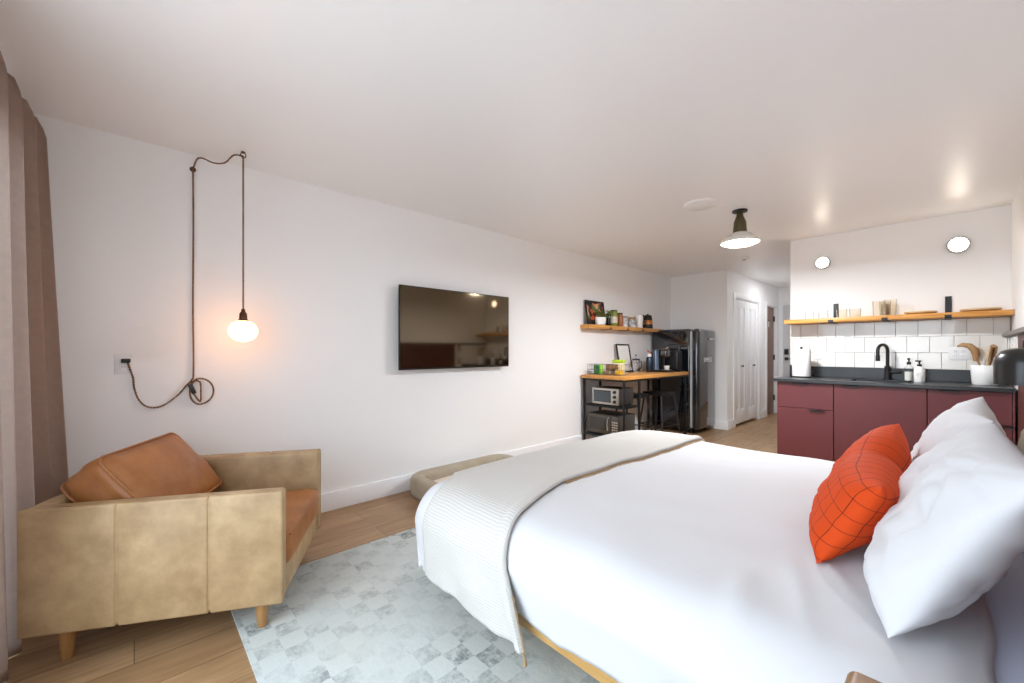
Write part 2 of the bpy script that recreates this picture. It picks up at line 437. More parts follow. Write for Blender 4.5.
struct('wall_entry', MB().box(XC-.1, YF, 0, XKL, YF+.1, H), M_wall)
# closet side wall with its two door openings
DA0, DA1, DB0, DB1, DZ = 6.93, 8.08, 8.54, 9.12, 2.045
w = MB()
w.box(XC-.1, YB, 0, XC, DA0, H); w.box(XC-.1, DA0, DZ, XC, DA1, H); w.box(XC-.1, DA1, 0, XC, DB0, H)
w.box(XC-.1, DB0, DZ, XC, DB1, H); w.box(XC-.1, DB1, 0, XC, YF, H); w.box(XC-.2, YB+.1, 0, XC-.1, YF, H)  # last box: added unseen backing that stops light leaking round the doors
struct('wall_closet', w, M_wall)
# window wall behind the camera
WX0, WX1, WZ1 = -2.85, .1, 2.2
w = MB()
w.box(XL, YW-.1, 0, WX0, YW, H); w.box(WX1, YW-.1, 0, XR, YW, H); w.box(WX0, YW-.1, WZ1, WX1, YW, H)
struct('wall_window', w, M_wall)
win = thing('window_1', None, None, (0, YW-.06, 0)); win['kind'] = 'structure'
f = MB()
for x in (WX0, (WX0+WX1)/2-.04, WX1-.08): f.box(x, -.03, 0, x+.08, .03, WZ1, .004)
f.box(WX0, -.03, 0, WX1, .03, .08, .004); f.box(WX0, -.03, WZ1-.08, WX1, .03, WZ1, .004)
o = f.build('window_frame', M_black, win)
def pane_mat():
    m, nt, b = new_mat('window glass'); N = nt.nodes; K = nt.links
    tr = N.new('ShaderNodeBsdfTransparent'); gl = N.new('ShaderNodeBsdfGlossy'); gl.inputs['Roughness'].default_value = .02
    mx = N.new('ShaderNodeMixShader'); mx.inputs['Fac'].default_value = .06
    K.new(tr.outputs[0], mx.inputs[1]); K.new(gl.outputs[0], mx.inputs[2]); K.new(mx.outputs[0], N['Material Output'].inputs['Surface'])
    return m
M_pane = pane_mat()
MB().box(WX0+.08, -.004, .08, WX1-.08, .004, WZ1-.08).build('window_pane', M_pane, win)

def base(name, segs):
    w = MB()
    for (x0, y0, x1, y1) in segs:
        w.box(x0, y0, 0, x1, y1, .14, .004)
    struct(name, w, M_trim, True)
base('baseboard_left', [(XL, YW, XL+.016, YB)])
base('baseboard_back', [(XL+.016, YB-.016, XC, YB)])
base('baseboard_closet', [(XC, YB-.016, XC+.016, DA0-.075), (XC, DA1+.075, XC+.016, DB0-.075)])
def casing(name, y0, y1):
    w = MB(); t = .018
    w.box(XC, y0-.075, 0, XC+t, y0, DZ+.075, .003); w.box(XC, y1, 0, XC+t, y1+.075, DZ+.075, .003)
    w.box(XC, y0, DZ, XC+t, y1, DZ+.075, .003)
    w.box(XC-.1, y0-.001, 0, XC, y0+.012, DZ, 0); w.box(XC-.1, y1-.012, 0, XC, y1+.001, DZ, 0); w.box(XC-.1, y0, DZ-.012, XC, y1, DZ+.001, 0)
    struct(name, w, M_trim, True)
casing('trim_1', DA0, DA1); casing('trim_2', DB0, DB1)
# closet double doors
d1 = thing('door_1', None, None, (XC, DA0, 0)); d1['kind'] = 'structure'
Wd = (DA1-DA0-.03)/2
for k in range(2):
    y0 = .013+k*(Wd+.004); dm = MB()
    dm.box(-.05, y0, .04, -.02, y0+Wd, DZ-.018, .002)
    st = .1
    dm.box(-.02, y0, .04, -.008, y0+st, DZ-.018, .003); dm.box(-.02, y0+Wd-st, .04, -.008, y0+Wd, DZ-.018, .003)
    dm.box(-.02, y0+st, .04, -.008, y0+Wd-st, .26, .003); dm.box(-.02, y0+st, DZ-.14, -.008, y0+Wd-st, DZ-.018, .003)
    dm.box(-.02, y0+Wd/2-.05, .26, -.008, y0+Wd/2+.05, DZ-.14, .003)
    dl = dm.build('door_leaf', M_doorw, d1)
    yk = .31 if k == 0 else Wd+.31
    MB().cyl((-.008, yk, .96), (.014, yk, .96), .007).cyl((.014, yk, .96), (.034, yk, .96), .017, .013).build('knob', M_black, dl)
# brown door
d2 = thing('door_2', None, None, (XC, DB0, 0)); d2['kind'] = 'structure'
MB().box(-.07, .014, .02, -.03, DB1-DB0-.014, DZ-.014, .003).build('door_leaf', M_brown, d2)
for z in (.3, 1.08, 1.82):
    MB().box(-.03, DB1-DB0-.04, z-.05, -.018, DB1-DB0-.012, z+.05, .002).cyl((-.016, DB1-DB0-.016, z-.05), (-.016, DB1-DB0-.016, z+.05), .008).build('hinge', M_black, d2)
hk = thing('door_hook', 'black hook with a white tag hanging on the brown hall door', 'hook', (XC-.03, DB0+.14, 1.78))
MB().box(0, -.03, -.02, .012, .03, .03, .003).tube([(.01, 0, 0), (.03, 0, -.01), (.045, 0, -.02), (.05, 0, .0)], .006).build('hook', M_black, hk)
MB().box(.03, -.018, -.13, .036, .018, -.03, .003).build('tag', M_white, hk)
# entry door at the end of the hall
d3 = thing('door_3', None, None, (XC+.05, YF, 0)); d3['kind'] = 'structure'
dm = MB().box(.03, -.03, .01, .93, 0, 2.09, .002)
for (x0, x1) in ((.16, .43), (.53, .8)):
    for (z0, z1) in ((.2, .95), (1.25, 1.95)): dm.box(x0, -.036, z0, x1, -.03, z1, .004)
dm.build('door_leaf', mat('grey white door', (214, 216, 218), .4), d3)
MB().box(-.04, -.014, 0, .03, .0, 2.16, .002).box(.93, -.014, 0, 1.0, 0, 2.16, .002).box(.03, -.014, 2.09, .93, 0, 2.16, .002).build('casing', M_trim, d3)
MB().box(.055, -.055, 1.13, .125, -.03, 1.24, .008).box(.06, -.05, 1.02, .12, -.03, 1.08, .006).cyl((.09, -.05, 1.05), (.09, -.085, 1.05), .012).box(.085, -.09, 1.04, .2, -.075, 1.06, .004).build('lock', M_black, d3)

# headboard-height panel and ledge along the right wall
t1 = thing('trim_3', None, None, (XR, 0, 0)); t1['kind'] = 'structure'
MB().box(-.02, .3, 0, 0, 4.6, 1.33, .003).build('panel', mat('dark oxblood panel', (84, 42, 38), .5), t1)
MB().box(-.05, .3, 1.33, 0, YK, 1.36, .004).build('ledge', mat('grey ledge', (120, 112, 106), .4), t1)

# tiles of the kitchen wall: a brick bond of square glazed tiles
tl = thing('trim_4', None, None, (0, YK, 0)); tl['kind'] = 'structure'
MB().box(XKL, -.008, .94, XR, 0, 1.50).box(XR-.008, -.75, .94, XR, -.008, 1.33).build('grout_bed', M_grout, tl)
tb = MB(); TS = .1525
rows = [(1.346, 1.498, .084), (1.195, 1.346, .009), (1.043, 1.195, .084), (.945, 1.043, .009)]
for z0, z1, ph in rows:
    k = -14
    while True:
        x0 = ph+k*TS; k += 1
        if x0 > XR-.008: break
        a = max(x0+.0012, XKL+.001); b_ = min(x0+TS-.0012, XR-.009)
        if b_-a < .01: continue
        tb.box(a, -.0155-random.random()*.001, z0+.0012, b_, -.006, z1-.0012, .0016, 1)
for z0, z1, ph in ((1.195, 1.325, .03), (1.043, 1.195, .1), (.945, 1.043, .03)):
    for k in range(5):
        y1 = -.017-ph-(k-1)*TS
        a = min(y1, -.017); b_ = max(y1-TS+.0024, -.75)
        if a-b_ < .01: continue
        tb.box(XR-.0155, b_, z0+.0012, XR-.006, a, z1-.0012, .0016, 1)
tb.build('tiles', M_tile, tl, angle=25)

# ------------------------------------------------------------------ kitchen
YCF = 4.765
def cabinet(x0, x1, split, label, pulls):
    c = thing('base_cabinet', label, 'cabinet', ((x0+x1)/2, YCF, 0), group='burgundy base cabinets')
    w = (x1-x0)/2; D = YK-.012-YCF
    (MB().box(-w, .02, .1, w, D, .903) if split else MB().box(-w, .02, .1, w, D, .74).box(-w, .02, .74, w, .045, .903).box(-w, .045, .74, -w+.018, D, .903).box(w-.018, .045, .74, w, D, .903)).box(-w+.001, .07, .0, w-.001, .09, .1).build('carcass', M_burg, c)
    pieces = [('door', .105, .9)] if not split else [('drawer', split+.002, .9), ('door', .105, split-.002)]
    for nm, z0, z1 in pieces:
        d = MB().box(-w+.0015, 0, z0, w-.0015, .019, z1, .0015, 1).build(nm, M_burg, c)
        for (pn, px) in pulls:
            if pn == nm:
                MB().box(px-.06, -.016, z1-.006, px+.06, .004, z1-.003).box(px-.06, -.016, z1-.014, px+.06, -.013, z1-.003).build('pull', M_black, d)
    return c
cabinet(-1.205, -.752, .655, 'burgundy cabinet with drawer at the hall end of the counter', [('drawer', -.03), ('door', .1)])
cabinet(-.749, -.143, None, 'wide burgundy cabinet under the black sink', [('door', -.18)])
cabinet(-.14, .3, .655, 'burgundy cabinet with drawer below the utensil crock', [('drawer', -.1), ('door', .17)])
fl = MB().box(.302, YCF+.003, 0, XR-.021, YCF+.03, .903).build('filler_strip', M_burg)
tag(fl, 'narrow dark filler strip between the last cabinet and right wall', 'filler')
SX0, SX1, SY0, SY1 = -.66, -.25, 4.9, 5.28
ct = thing('countertop', 'black stone countertop along the tiled kitchen wall', 'countertop', (0, 0, .905))
cm = MB()
cx0, cx1, cy0, cy1 = -1.235, XR-.021, YCF-.025, YK-.016
cm.box(cx0, cy0, 0, SX0, cy1, .03, .0015, 1); cm.box(SX1, cy0, 0, cx1, cy1, .03, .0015, 1)
cm.box(SX0, cy0, 0, SX1, SY0, .03, .0015, 1); cm.box(SX0, SY1, 0, SX1, cy1, .03, .0015, 1)
cm.build('slab', M_counter, ct)
MB().box(cx0, cy1-.02, .03, cx1, cy1, .138, .0015, 1).build('upstand', M_counter, ct)
sk = thing('sink', 'black undermount sink set into the black countertop', 'sink', (0, 0, 0))
MB().box(SX0-.012, SY0-.012, .755, SX1+.012, SY1+.012, .765).box(SX0-.012, SY0-.012, .765, SX0, SY1+.012, .904).box(SX1, SY0-.012, .765, SX1+.012, SY1+.012, .904)\
    .box(SX0, SY0-.012, .765, SX1, SY0, .904).box(SX0, SY1, .765, SX1, SY1+.012, .904).build('basin', M_black, sk)
MB().cyl((-.455, 5.1, .765), (-.455, 5.1, .769), .045).build('drain', M_chrome, sk)
fa = thing('faucet', 'matte black kitchen faucet with a high arched spout', 'faucet', (-.425, 5.32, .935))
MB().cyl((0, 0, 0), (0, 0, .012), .03).cyl((0, 0, .01), (0, 0, .13), .024).build('body', M_black, fa)
pts = [(0, 0, .12), (0, 0, .28)] + [(-.42*.07*(1-math.cos(k*PI/10)), -.91*.07*(1-math.cos(k*PI/10)), .28+.055*math.sin(k*PI/10)) for k in range(1, 11)] + [(-.0588, -.1274, .23)]
MB().tube(pts, .014, 12).cyl((-.0588, -.1274, .235), (-.0588, -.1274, .18), .017).build('spout', M_black, fa)
MB().cyl((.02, 0, .075), (.085, 0, .078), .017).cyl((.08, 0, .078), (.1, 0, .08), .017, .012).build('handle', M_black, fa)
# paper towel
pt = thing('paper_towel_holder', 'black paper towel holder at the hall end of the counter', 'towel holder', (-1.075, 5.12, .935))
MB().cyl((0, 0, 0), (0, 0, .012), .085, n=32).build('base', M_black, pt)
MB().cyl((0, 0, .012), (0, 0, .305), .006).sphere((0, 0, .308), .012).build('rod', M_black, pt)
MB().box(-.1, -.012, 0, -.088, .012, .13, .003).build('tension_arm', M_black, pt)
rl = MB().lathe([(.02, 0), (.079, 0), (.081, .004), (.081, .276), (.079, .28), (.02, .28), (.02, 0)], (0, 0, 0), 40).build('paper_towel_roll', mat('paper', (243, 242, 240), .9, bump=.2, bscale=80))
rl.location = (-1.075, 5.12, .948); tag(rl, 'white paper towel roll on its black holder', 'paper towel')
# soap bottles
b1 = thing('soap_bottle', 'clear bottle with black pump right of the faucet', 'bottle', (-.275, 5.26, .935))
MB().lathe([(0, 0), (.03, 0), (.033, .006), (.033, .1), (.03, .12), (.012, .14), (.012, .155), (.0, .155)], n=24).build('bottle', M_glass, b1)
MB().lathe([(0, .003), (.029, .003), (.029, .085), (0, .085)], n=24).build('liquid', mat('pale soap', (220, 220, 210), .1), b1)
MB().cyl((0, 0, .15), (0, 0, .175), .015).cyl((0, 0, .175), (0, 0, .2), .006).box(-.01, -.045, .195, .01, .012, .21, .004).build('pump', M_black, b1)
b2 = thing('lotion_bottle', 'white bottle with black pump at the sink corner', 'bottle', (-.2, 5.12, .935))
MB().lathe([(0, 0), (.034, 0), (.037, .005), (.037, .11), (.033, .125), (.013, .135), (.013, .142), (0, .142)], n=28).build('bottle', M_white, b2)
MB().box(-.02, -.0385, .055, .02, -.036, .085, .0).build('label', mat('printed label', (200, 200, 198), .6, rgb2=(236, 236, 234), vscale=160), b2)
MB().cyl((0, 0, .14), (0, 0, .158), .016).cyl((0, 0, .158), (0, 0, .182), .006).box(-.028, -.012, .18, .012, .012, .193, .004).build('pump', M_black, b2)
# crock and wooden utensils
cr = MB().lathe([(0, 0), (.066, 0), (.07, .005), (.08, .155), (.078, .16), (.072, .157), (.064, .02), (0, .02)], n=40).build('utensil_crock', M_white)
cr.location = (.178, 5.12, .935); tag(cr, 'white tapered crock full of wooden utensils', 'crock')
M_ut = [wood_mat('spoon wood %d' % k, c, d, 2, 2) for k, (c, d) in enumerate((((176, 140, 96), (150, 112, 70)), ((140, 100, 64), (110, 76, 46)), ((200, 170, 128), (176, 140, 98))))]
M_pale = mat('pale silicone', (206, 198, 186), .5)
def utensil(name, ang, lean, L, head, m, label):
    o = thing(name, label, 'utensil', (.178, 5.12, .958), group=None)
    dx, dy = math.cos(ang)*lean, math.sin(ang)*lean
    top = Vector((dx, dy, L))
    MB().cyl((-dx*.2, -dy*.2, 0), top*.72, .006, .008, 10).build('handle', m, o)
    c = top*.9; q = top.to_track_quat('Z', 'Y').to_matrix().to_4x4()
    hm = MB()
    if head == 'spoon': hm.sphere((0, 0, 0), 1, 16, (.034, .011, .055))
    elif head == 'spatula': hm.box(-.034, -.005, -.06, .034, .005, .06, .003)
    else: hm.tube([(0, 0, -.06), (.006, 0, -.02), (.0, 0, .015), (-.022, 0, .042), (-.055, 0, .05), (-.08, 0, .04)], .01, 10, rad=[.009, .018, .022, .02, .014, .005])
    h = hm.build('head', m, o); h.matrix_local = Matrix.Translation(c) @ (Matrix.Scale(1.25, 4) if head == 'hook' else q)
    return o
utensil('serving_ladle', PI*.95, .06, .27, 'hook', M_ut[0], 'curved wooden ladle leaning to the faucet side of the crock')
utensil('mixing_spoon', .2, .06, .27, 'spoon', M_ut[1], 'dark wooden spoon leaning to the right wall side of crock')
utensil('flat_spatula', PI*.5, .03, .255, 'spatula', M_pale, 'pale flat spatula upright in the middle of the crock')
utensil('slotted_turner', -.35, .035, .25, 'spatula', M_ut[2], 'light wooden turner at the front of the crock')
utensil('tasting_spoon', PI*.25, .065, .285, 'spoon', M_ut[0], 'brown wooden spoon at the back of the crock')
# outlets
def outlet(loc, rotz, w, gang, label):
    o = thing('wall_outlet', label, 'outlet', loc, rotz)
    MB().box(-w/2, -.006, -.058, w/2, 0, .058, .003).build('cover_plate', M_outlet, o)
    for g in range(gang):
        x = (g-(gang-1)/2)*.046
        for z in (-.019, .019):
            fm = MB().box(x-.0165, -.0085, z-.016, x+.0165, -.006, z+.016, .002).build('receptacle', M_outlet, o)
            for dx in (-.006, .006): MB().box(x+dx-.001, -.009, z-.002, x+dx+.001, -.0085, z+.007).build('slot', M_black, fm)
    return o
outlet((.04, YK-.0165, 1.19), 0, .13, 2, 'wide white outlet on tiles behind the utensil crock')
outlet((-.98, YK-.0165, 1.18), 0, .075, 1, 'white outlet on tiles beside the paper towel roll')
outlet((XL, -.045, 1.14), PI/2, .075, 1, 'white wall outlet near the curtain with a plugged-in cord')

# kitchen shelf
ks = thing('kitchen_shelf', 'long yellow pine shelf above the kitchen tiles', 'shelf', (0, 0, 1.5))
sy0, sy1 = YK-.285, YK-.001
MB().box(XKL+.005, sy0, 0, XR-.002, sy1, .042, .003).build('board', M_pinex, ks)
for bx in (-.83, -.43, -.026):
    b = MB().box(bx-.021, sy0-.004, -.006, bx+.021, sy0+.0, .022, .001, 1).box(bx-.021, sy0-.004, -.006, bx+.021, sy1, -.0005, .0008, 1)
    if bx != -.43: b.box(bx-.021, sy1-.008, .042, bx+.021, sy1-.001, .205, .001, 1)
    b.build('bracket', M_black, ks)
def glass(name, r, h, m, x, label, y=5.27, fl=1.05):
    pr = [(0, 0), (r*.9, 0), (r*.95, .004), (r*fl, h), (r*fl-.003, h), (r*.9-.003, .008), (0, .008)]
    o = MB().lathe(pr, n=28).build(name, m); o.location = (x, y, 1.5425)
    return tag(o, label, 'glass', 'glasses on the kitchen shelf')
glass('stemless_glass', .044, .09, M_glass, -1.035, 'clear stemless glass nearest the hall on the pine shelf', fl=.85)
glass('stemless_glass', .046, .095, M_glass, -.915, 'clear stemless glass just left of the first shelf bracket', fl=.85)
glass('tumbler', .043, .088, M_amber, -.765, 'low tumbler just right of the first shelf bracket')
glass('tumbler', .045, .09, M_amber, -.66, 'second low tumbler, between the first one and the tall glasses')
glass('highball_glass', .04, .15, M_amber, -.49, 'tall glass left of the pair at mid shelf', 5.29)
glass('highball_glass', .043, .155, M_amber, -.4, 'tall glass right of the pair at mid shelf', 5.25)
glass('highball_glass', .04, .15, M_amber, -.445, 'tall glass at the back between the tall pair', 5.34)
M_plate = mat('cream stoneware', (232, 208, 160), .35)
def plates(x, n, r, label0):
    for k in range(n):
        o = MB().lathe([(0, 0), (r*.6, 0), (r, .014), (r-.001, .018), (r*.6, .006), (0, .006)], n=40).build('plate', M_plate)
        o.location = (x, 5.25, 1.543+k*.008)
        tag(o, label0[k], 'plate', 'plates on the kitchen shelf')
plates(-.2, 2, .11, ['lower cream plate of the pair left of the second tall bracket', 'upper cream plate of the pair left of the second tall bracket'])
plates(.16, 2, .12, ['lower cream plate of the pair at the shelf end by the right wall', 'upper cream plate of the pair at the shelf end by the right wall'])
# sconces
def sconce(x, z, r, label):
    s = thing('wall_sconce', label, 'wall light', (x, YK, z), group='round kitchen wall lights')
    R = Matrix.Rotation(PI/2, 4, 'X')
    MB().lathe([(0, 0), (r, 0), (r, .038), (r*.95, .043), (r*.84, .043), (r*.82, .036), (r*.82, .0)], M=R, n=40).build('ring', M_steel, s)
    MB().lathe([(r*.83, .036), (r*.7, .043), (r*.4, .047), (0, .048)], M=R, n=40).build('diffuser', M_diff, s)
sconce(-.94, 2.148, .066, 'round lit wall light nearer the hall')
sconce(.035, 2.155, .074, 'round lit wall light nearer the right wall')
# ceiling fixtures
cl = thing('ceiling_lamp', 'white dish ceiling lamp with an olive neck', 'ceiling lamp', (-1.265, 3.89, H))
MB().cyl((0, 0, -.012), (0, 0, 0), .06, n=32).build('canopy', M_black, cl)
MB().lathe([(.022, -.012), (.028, -.05), (.048, -.1), (.055, -.18), (.06, -.2)], n=32).build('neck', mat('olive bronze', (92, 84, 58), .35, metal=.6), cl)
MB().lathe([(.06, -.196), (.08, -.205), (.098, -.225), (.135, -.25), (.152, -.272), (.154, -.285), (.15, -.285), (.13, -.257), (.094, -.232), (.06, -.205)], n=48).build('shade', mat('white enamel', (228, 226, 220), .25), cl)
MB().lathe([(.146, -.281), (.11, -.3), (.06, -.308), (0, -.31)], n=40).build('diffuser', M_hot, cl)
sd = thing('ceiling_vent', 'large round white ceiling disc beside the lamp', 'vent', (-1.43, 3.47, H))
MB().lathe([(0, -.03), (.09, -.028), (.125, -.012), (.13, 0)], n=40).build('disc', M_plastic, sd)
MB().lathe([(.085, -.0295), (.092, -.029), (.092, -.0265), (.085, -.027)], n=40).build('rim', M_plastic, sd)
s2 = thing('smoke_detector', 'small round smoke detector on the hall ceiling', 'smoke detector', (-1.86, 5.88, H))
MB().lathe([(0, -.035), (.03, -.035), (.05, -.025), (.056, 0)], n=32).build('body', M_plastic, s2)
MB().cyl((0, 0, -.038), (0, 0, -.034), .022).build('grille', mat('grey grille', (120, 120, 118), .6), s2)

# ------------------------------------------------------------------ fridge
fr = thing('refrigerator', 'glossy black retro refrigerator at the end of the desk', 'refrigerator', (-2.86, 6.24, 0))
fx = .36
def rbox(x0, y0, z0, x1, y1, z1, b): return MB().box(x0, y0, z0, x1, y1, z1, b, 5)
MB().box(-.34, -.31, .05, .272, .31, 1.53, .035, 5).build('body', M_blackg, fr)
dr = MB().box(.281, -.31, .06, .392, .31, 1.53, .05, 6).build('door', M_blackg, fr)
MB().box(.27, -.3115, .09, .283, .3, 1.49, .002).build('gasket', mat('door seal grey', (196, 198, 202), .4), fr)
h = MB().tube([(.385, .06, 1.385), (.408, .06, 1.385), (.408, .22, 1.385), (.385, .22, 1.385)], .012, 8).build('handle', M_chrome, dr)
for y in (-.24, .24):
    for x in (-.28, .25): MB().cyl((x, y, 0), (x, y, .055), .022).build('foot', M_black, fr)
cu = bpy.data.curves.new('logo', 'FONT'); cu.body = 'SMEG'; cu.size = .095; cu.extrude = .004; cu.align_x = 'CENTER'; cu.space_character = 1.3
cu.materials.append(M_chrome)
tmp = bpy.data.objects.new('tmp_text', cu); COL.objects.link(tmp); bpy.context.view_layer.update()
lme = bpy.data.meshes.new_from_object(tmp.evaluated_get(bpy.context.evaluated_depsgraph_get())); bpy.data.objects.remove(tmp)
lo = link(bpy.data.objects.new('logo', lme), dr); lme.materials.clear(); lme.materials.append(mat('silver lettering', (226, 228, 230), .35, metal=.2)); lo.location = (.392, .0, 1.045); lo.rotation_euler = (PI/2, 0, PI/2); lo['label'] = 'chrome lettering'

# ------------------------------------------------------------------ desk
DX0, DX1, DY0, DY1, DZT = XL+.02, -2.57, 4.15, 5.83, .91
dk = thing('desk', 'wood topped desk with black steel frame along the left wall', 'desk', (0, 0, 0))
MB().box(DX0, DY0, DZT-.042, DX1, DY1, DZT, .003).build('desktop', M_pine, dk)
LT = .024
for (x, y) in ((DX0+.02, DY0+.02), (DX1-.04, DY0+.02), (DX0+.02, DY0+.36), (DX1-.04, DY0+.36), (DX0+.02, DY1-.06), (DX1-.04, DY1-.06)):
    MB().box(x, y, 0, x+LT, y+LT, DZT-.042, .002).build('leg', M_blackm, dk)
fm = MB()
fm.box(DX0+.02, DY0+.02, DZT-.066, DX1-.016, DY0+.044, DZT-.043); fm.box(DX0+.02, DY0+.36, DZT-.066, DX1-.016, DY0+.384, DZT-.043)
fm.box(DX0+.02, DY0+.044, DZT-.066, DX0+.044, DY1-.06, DZT-.043); fm.box(DX1-.04, DY0+.044, DZT-.066, DX1-.016, DY1-.06, DZT-.043)
fm.box(DX0+.02, DY1-.06, DZT-.066, DX1-.016, DY1-.036, DZT-.043)
fm.build('apron', M_blackm, dk)
for z in (.545, .185):
    MB().box(DX0+.044, DY0+.02, z-.022, DX1-.04, DY0+.384, z, .002).build('lower_shelf', M_blackm, dk)
# toaster oven
to = thing('toaster_oven', 'silver toaster oven on the upper rack under the desk', 'toaster oven', (-2.87, 4.2, .545))
MB().box(-.19, .012, .012, .19, .33, .21, .008).build('body', mat('dark grey steel', (70, 68, 66), .4, metal=.5), to)
MB().box(-.19, -.004, .012, .19, .014, .21, .006).build('face', M_steel, to)
MB().box(-.165, -.009, .04, .085, -.002, .185, .003).build('door_glass', mat('dark oven glass', (62, 76, 84), .05, coat=.5), to)
MB().tube([(-.14, -.006, .178), (-.14, -.03, .178), (.06, -.03, .178), (.06, -.006, .178)], .006, 8).build('door_handle', M_black, to)
for z in (.055, .112, .17): MB().cyl((.138, -.004, z), (.138, -.026, z), .02, .017).build('knob', M_black, to)
for x in (-.16, .16):
    for y in (.04, .3): MB().cyl((x, y, 0), (x, y, .013), .012).build('foot', M_black, to)
# microwave
mw = thing('microwave', 'dark microwave on the lower rack under the desk', 'microwave', (-2.9, 4.19, .185))
M_mw = mat('bronze grey', (84, 78, 70), .38, metal=.4)
MB().box(-.23, .02, .012, .23, .36, .25, .008).build('body', mat('dark case', (62, 58, 54), .45), mw)
d = MB().box(-.23, -.004, .016, .115, .02, .248, .005).build('door', M_mw, mw)
MB().box(-.19, -.007, .055, .06, -.003, .21, .002).build('window', mat('microwave window', (60, 56, 50), .12), d)
MB().tube([(.092, -.004, .05), (.092, -.03, .07), (.092, -.034, .13), (.092, -.03, .2), (.092, -.004, .22)], .008, 8).build('handle', M_chrome, d)
cp = MB().box(.118, -.002, .016, .23, .02, .248, .004).build('control_panel', M_mw, mw)
for r_ in range(5):
    bt = MB()
    for c_ in range(3): bt.box(.135+c_*.028, -.006, .04+r_*.03, .156+c_*.028, -.001, .058+r_*.03, .002)
    bt.build('buttons', M_steel, cp)
MB().box(.135, -.004, .2, .215, -.001, .232).build('display', M_blackg, cp)
for x in (-.19, .19):
    for y in (.05, .32): MB().cyl((x, y, 0), (x, y, .013), .012).build('foot', M_black, mw)
# stools
def stool(loc, rz, label):
    s = thing('bar_stool', label, 'stool', loc, rz, 'stools at the desk')
    MB().box(-.16, -.16, .625, .16, .16, .645, .012, 3).box(-.15, -.15, .6, .15, .15, .626, .004).build('seat', M_blackm, s)
    for sx in (-1, 1):
        for sy in (-1, 1):
            MB().cyl((sx*.135, sy*.135, .62), (sx*.2, sy*.2, .0), .013, .011, 10).build('leg', mat('stool leg', (70, 74, 80), .3, metal=.7) if False else M_stool, s)
    k = .155+.03
    MB().tube([(k, k, .2), (-k, k, .2), (-k, -k, .2), (k, -k, .2)], .008, 8, closed=True).build('footrest', M_stool, s)
    return s
M_stool = mat('stool steel', (64, 66, 70), .3, metal=.7)
stool((-2.87, 4.83, 0), .1, 'black metal stool under the desk beside the oven rack')
s2_ = stool((-2.76, 5.33, 0), -.15, 'black metal stool under the desk next to the refrigerator')
# wall shelf
ws = thing('wall_shelf', 'short pine ledge shelf on the left wall above the desk', 'shelf', (XL, 0, 1.495))
MB().box(.001, 4.16, 0, .15, 6.08, .048, .003).build('board', M_pine, ws)
for y in (4.62, 5.04, 5.45, 5.92):
    MB().box(.001, y-.018, -.006, .154, y+.018, -.0005, .0008, 1).box(.15, y-.018, -.006, .154, y+.018, .024, .0008, 1).build('bracket', M_black, ws)
ZS = 1.5435
XS = XL+.085
def art_mat(name, bg, cols, scale):
    m, nt, b = new_mat(name); N = nt.nodes; K = nt.links
    tc = N.new('ShaderNodeTexCoord'); v = N.new('ShaderNodeTexVoronoi'); v.inputs['Scale'].default_value = scale
    K.new(tc.outputs['Object'], v.inputs['Vector'])
    sx = N.new('ShaderNodeSeparateColor'); K.new(v.outputs['Color'], sx.inputs['Color'])
    r = N.new('ShaderNodeValToRGB'); r.color_ramp.interpolation = 'CONSTANT'
    r.color_ramp.elements[0].color = lin(bg); r.color_ramp.elements[0].position = 0
    r.color_ramp.elements[1].position = .45; r.color_ramp.elements[1].color = lin(cols[0])
    for k, c in enumerate(cols[1:]):
        e = r.color_ramp.elements.new(.45+.55*(k+1)/len(cols)); e.color = lin(c)
    K.new(sx.outputs['Red'], r.inputs['Fac']); K.new(r.outputs['Color'], b.inputs['Base Color']); b.inputs['Roughness'].default_value = .4
    return m
def leaning_frame(name, loc, w, h, lean, art, label, mat_border=.0):
    p = thing(name, label, 'picture frame', loc)
    R = Matrix.Rotation(-lean, 4, 'Y')   # tilt the top back towards the wall (-x)
    fm = MB(); t = .02
    for (y0, z0, y1, z1) in ((-w/2, 0, -w/2+t, h), (w/2-t, 0, w/2, h), (-w/2+t, 0, w/2-t, t), (-w/2+t, h-t, w/2-t, h)):
        fm.box(-.009, y0, z0, .009, y1, z1, .0015, 1)
    o = fm.build('frame', M_black, p); o.matrix_local = R
    o = MB().box(-.008, -w/2+t, t, 0, w/2-t, h-t).build('picture', art, p); o.matrix_local = R
    return p
leaning_frame('picture_frame', (XL+.075, 4.42, ZS), .4, .32, .14, art_mat('fruit picture', (26, 24, 24), [(214, 120, 84), (196, 88, 52), (90, 110, 50), (226, 170, 130)], 16), 'black framed colourful print leaning on the wall shelf')
pp = thing('potted_plant', 'small trailing plant in a white pot on the wall shelf', 'plant', (XS+.03, 4.44, ZS))
MB().lathe([(0, 0), (.045, 0), (.052, .006), (.058, .1), (.054, .1), (.048, .085), (0, .085)], n=32, M=Matrix.Diagonal((1, 1.6, 1, 1))).build('pot', M_white, pp)
lf = MB(); rr = random.Random(3)
for k in range(70):
    a = rr.random()*2*PI; d_ = rr.random()**.5
    p = Vector((math.cos(a)*.045*d_, math.sin(a)*.16*d_+.05, .1+rr.random()*.09))
    q = Matrix.Translation(p) @ Matrix.Rotation(rr.random()*6, 4, 'Z') @ Matrix.Rotation(rr.uniform(-.9, .9), 4, 'X')
    t = bmesh.new(); bmesh.ops.create_uvsphere(t, u_segments=8, v_segments=6, radius=1)
    bmesh.ops.transform(t, matrix=q @ Matrix.Diagonal((.011, .022, .003, 1)), verts=t.verts); lf._merge(t)
for k in range(10):
    a = rr.random()*2*PI
    lf.tube([(0, 0, .08), (math.cos(a)*.02, math.sin(a)*.06+.02, .13), (math.cos(a)*.035, math.sin(a)*.11+.04, .15)], .002, 5)
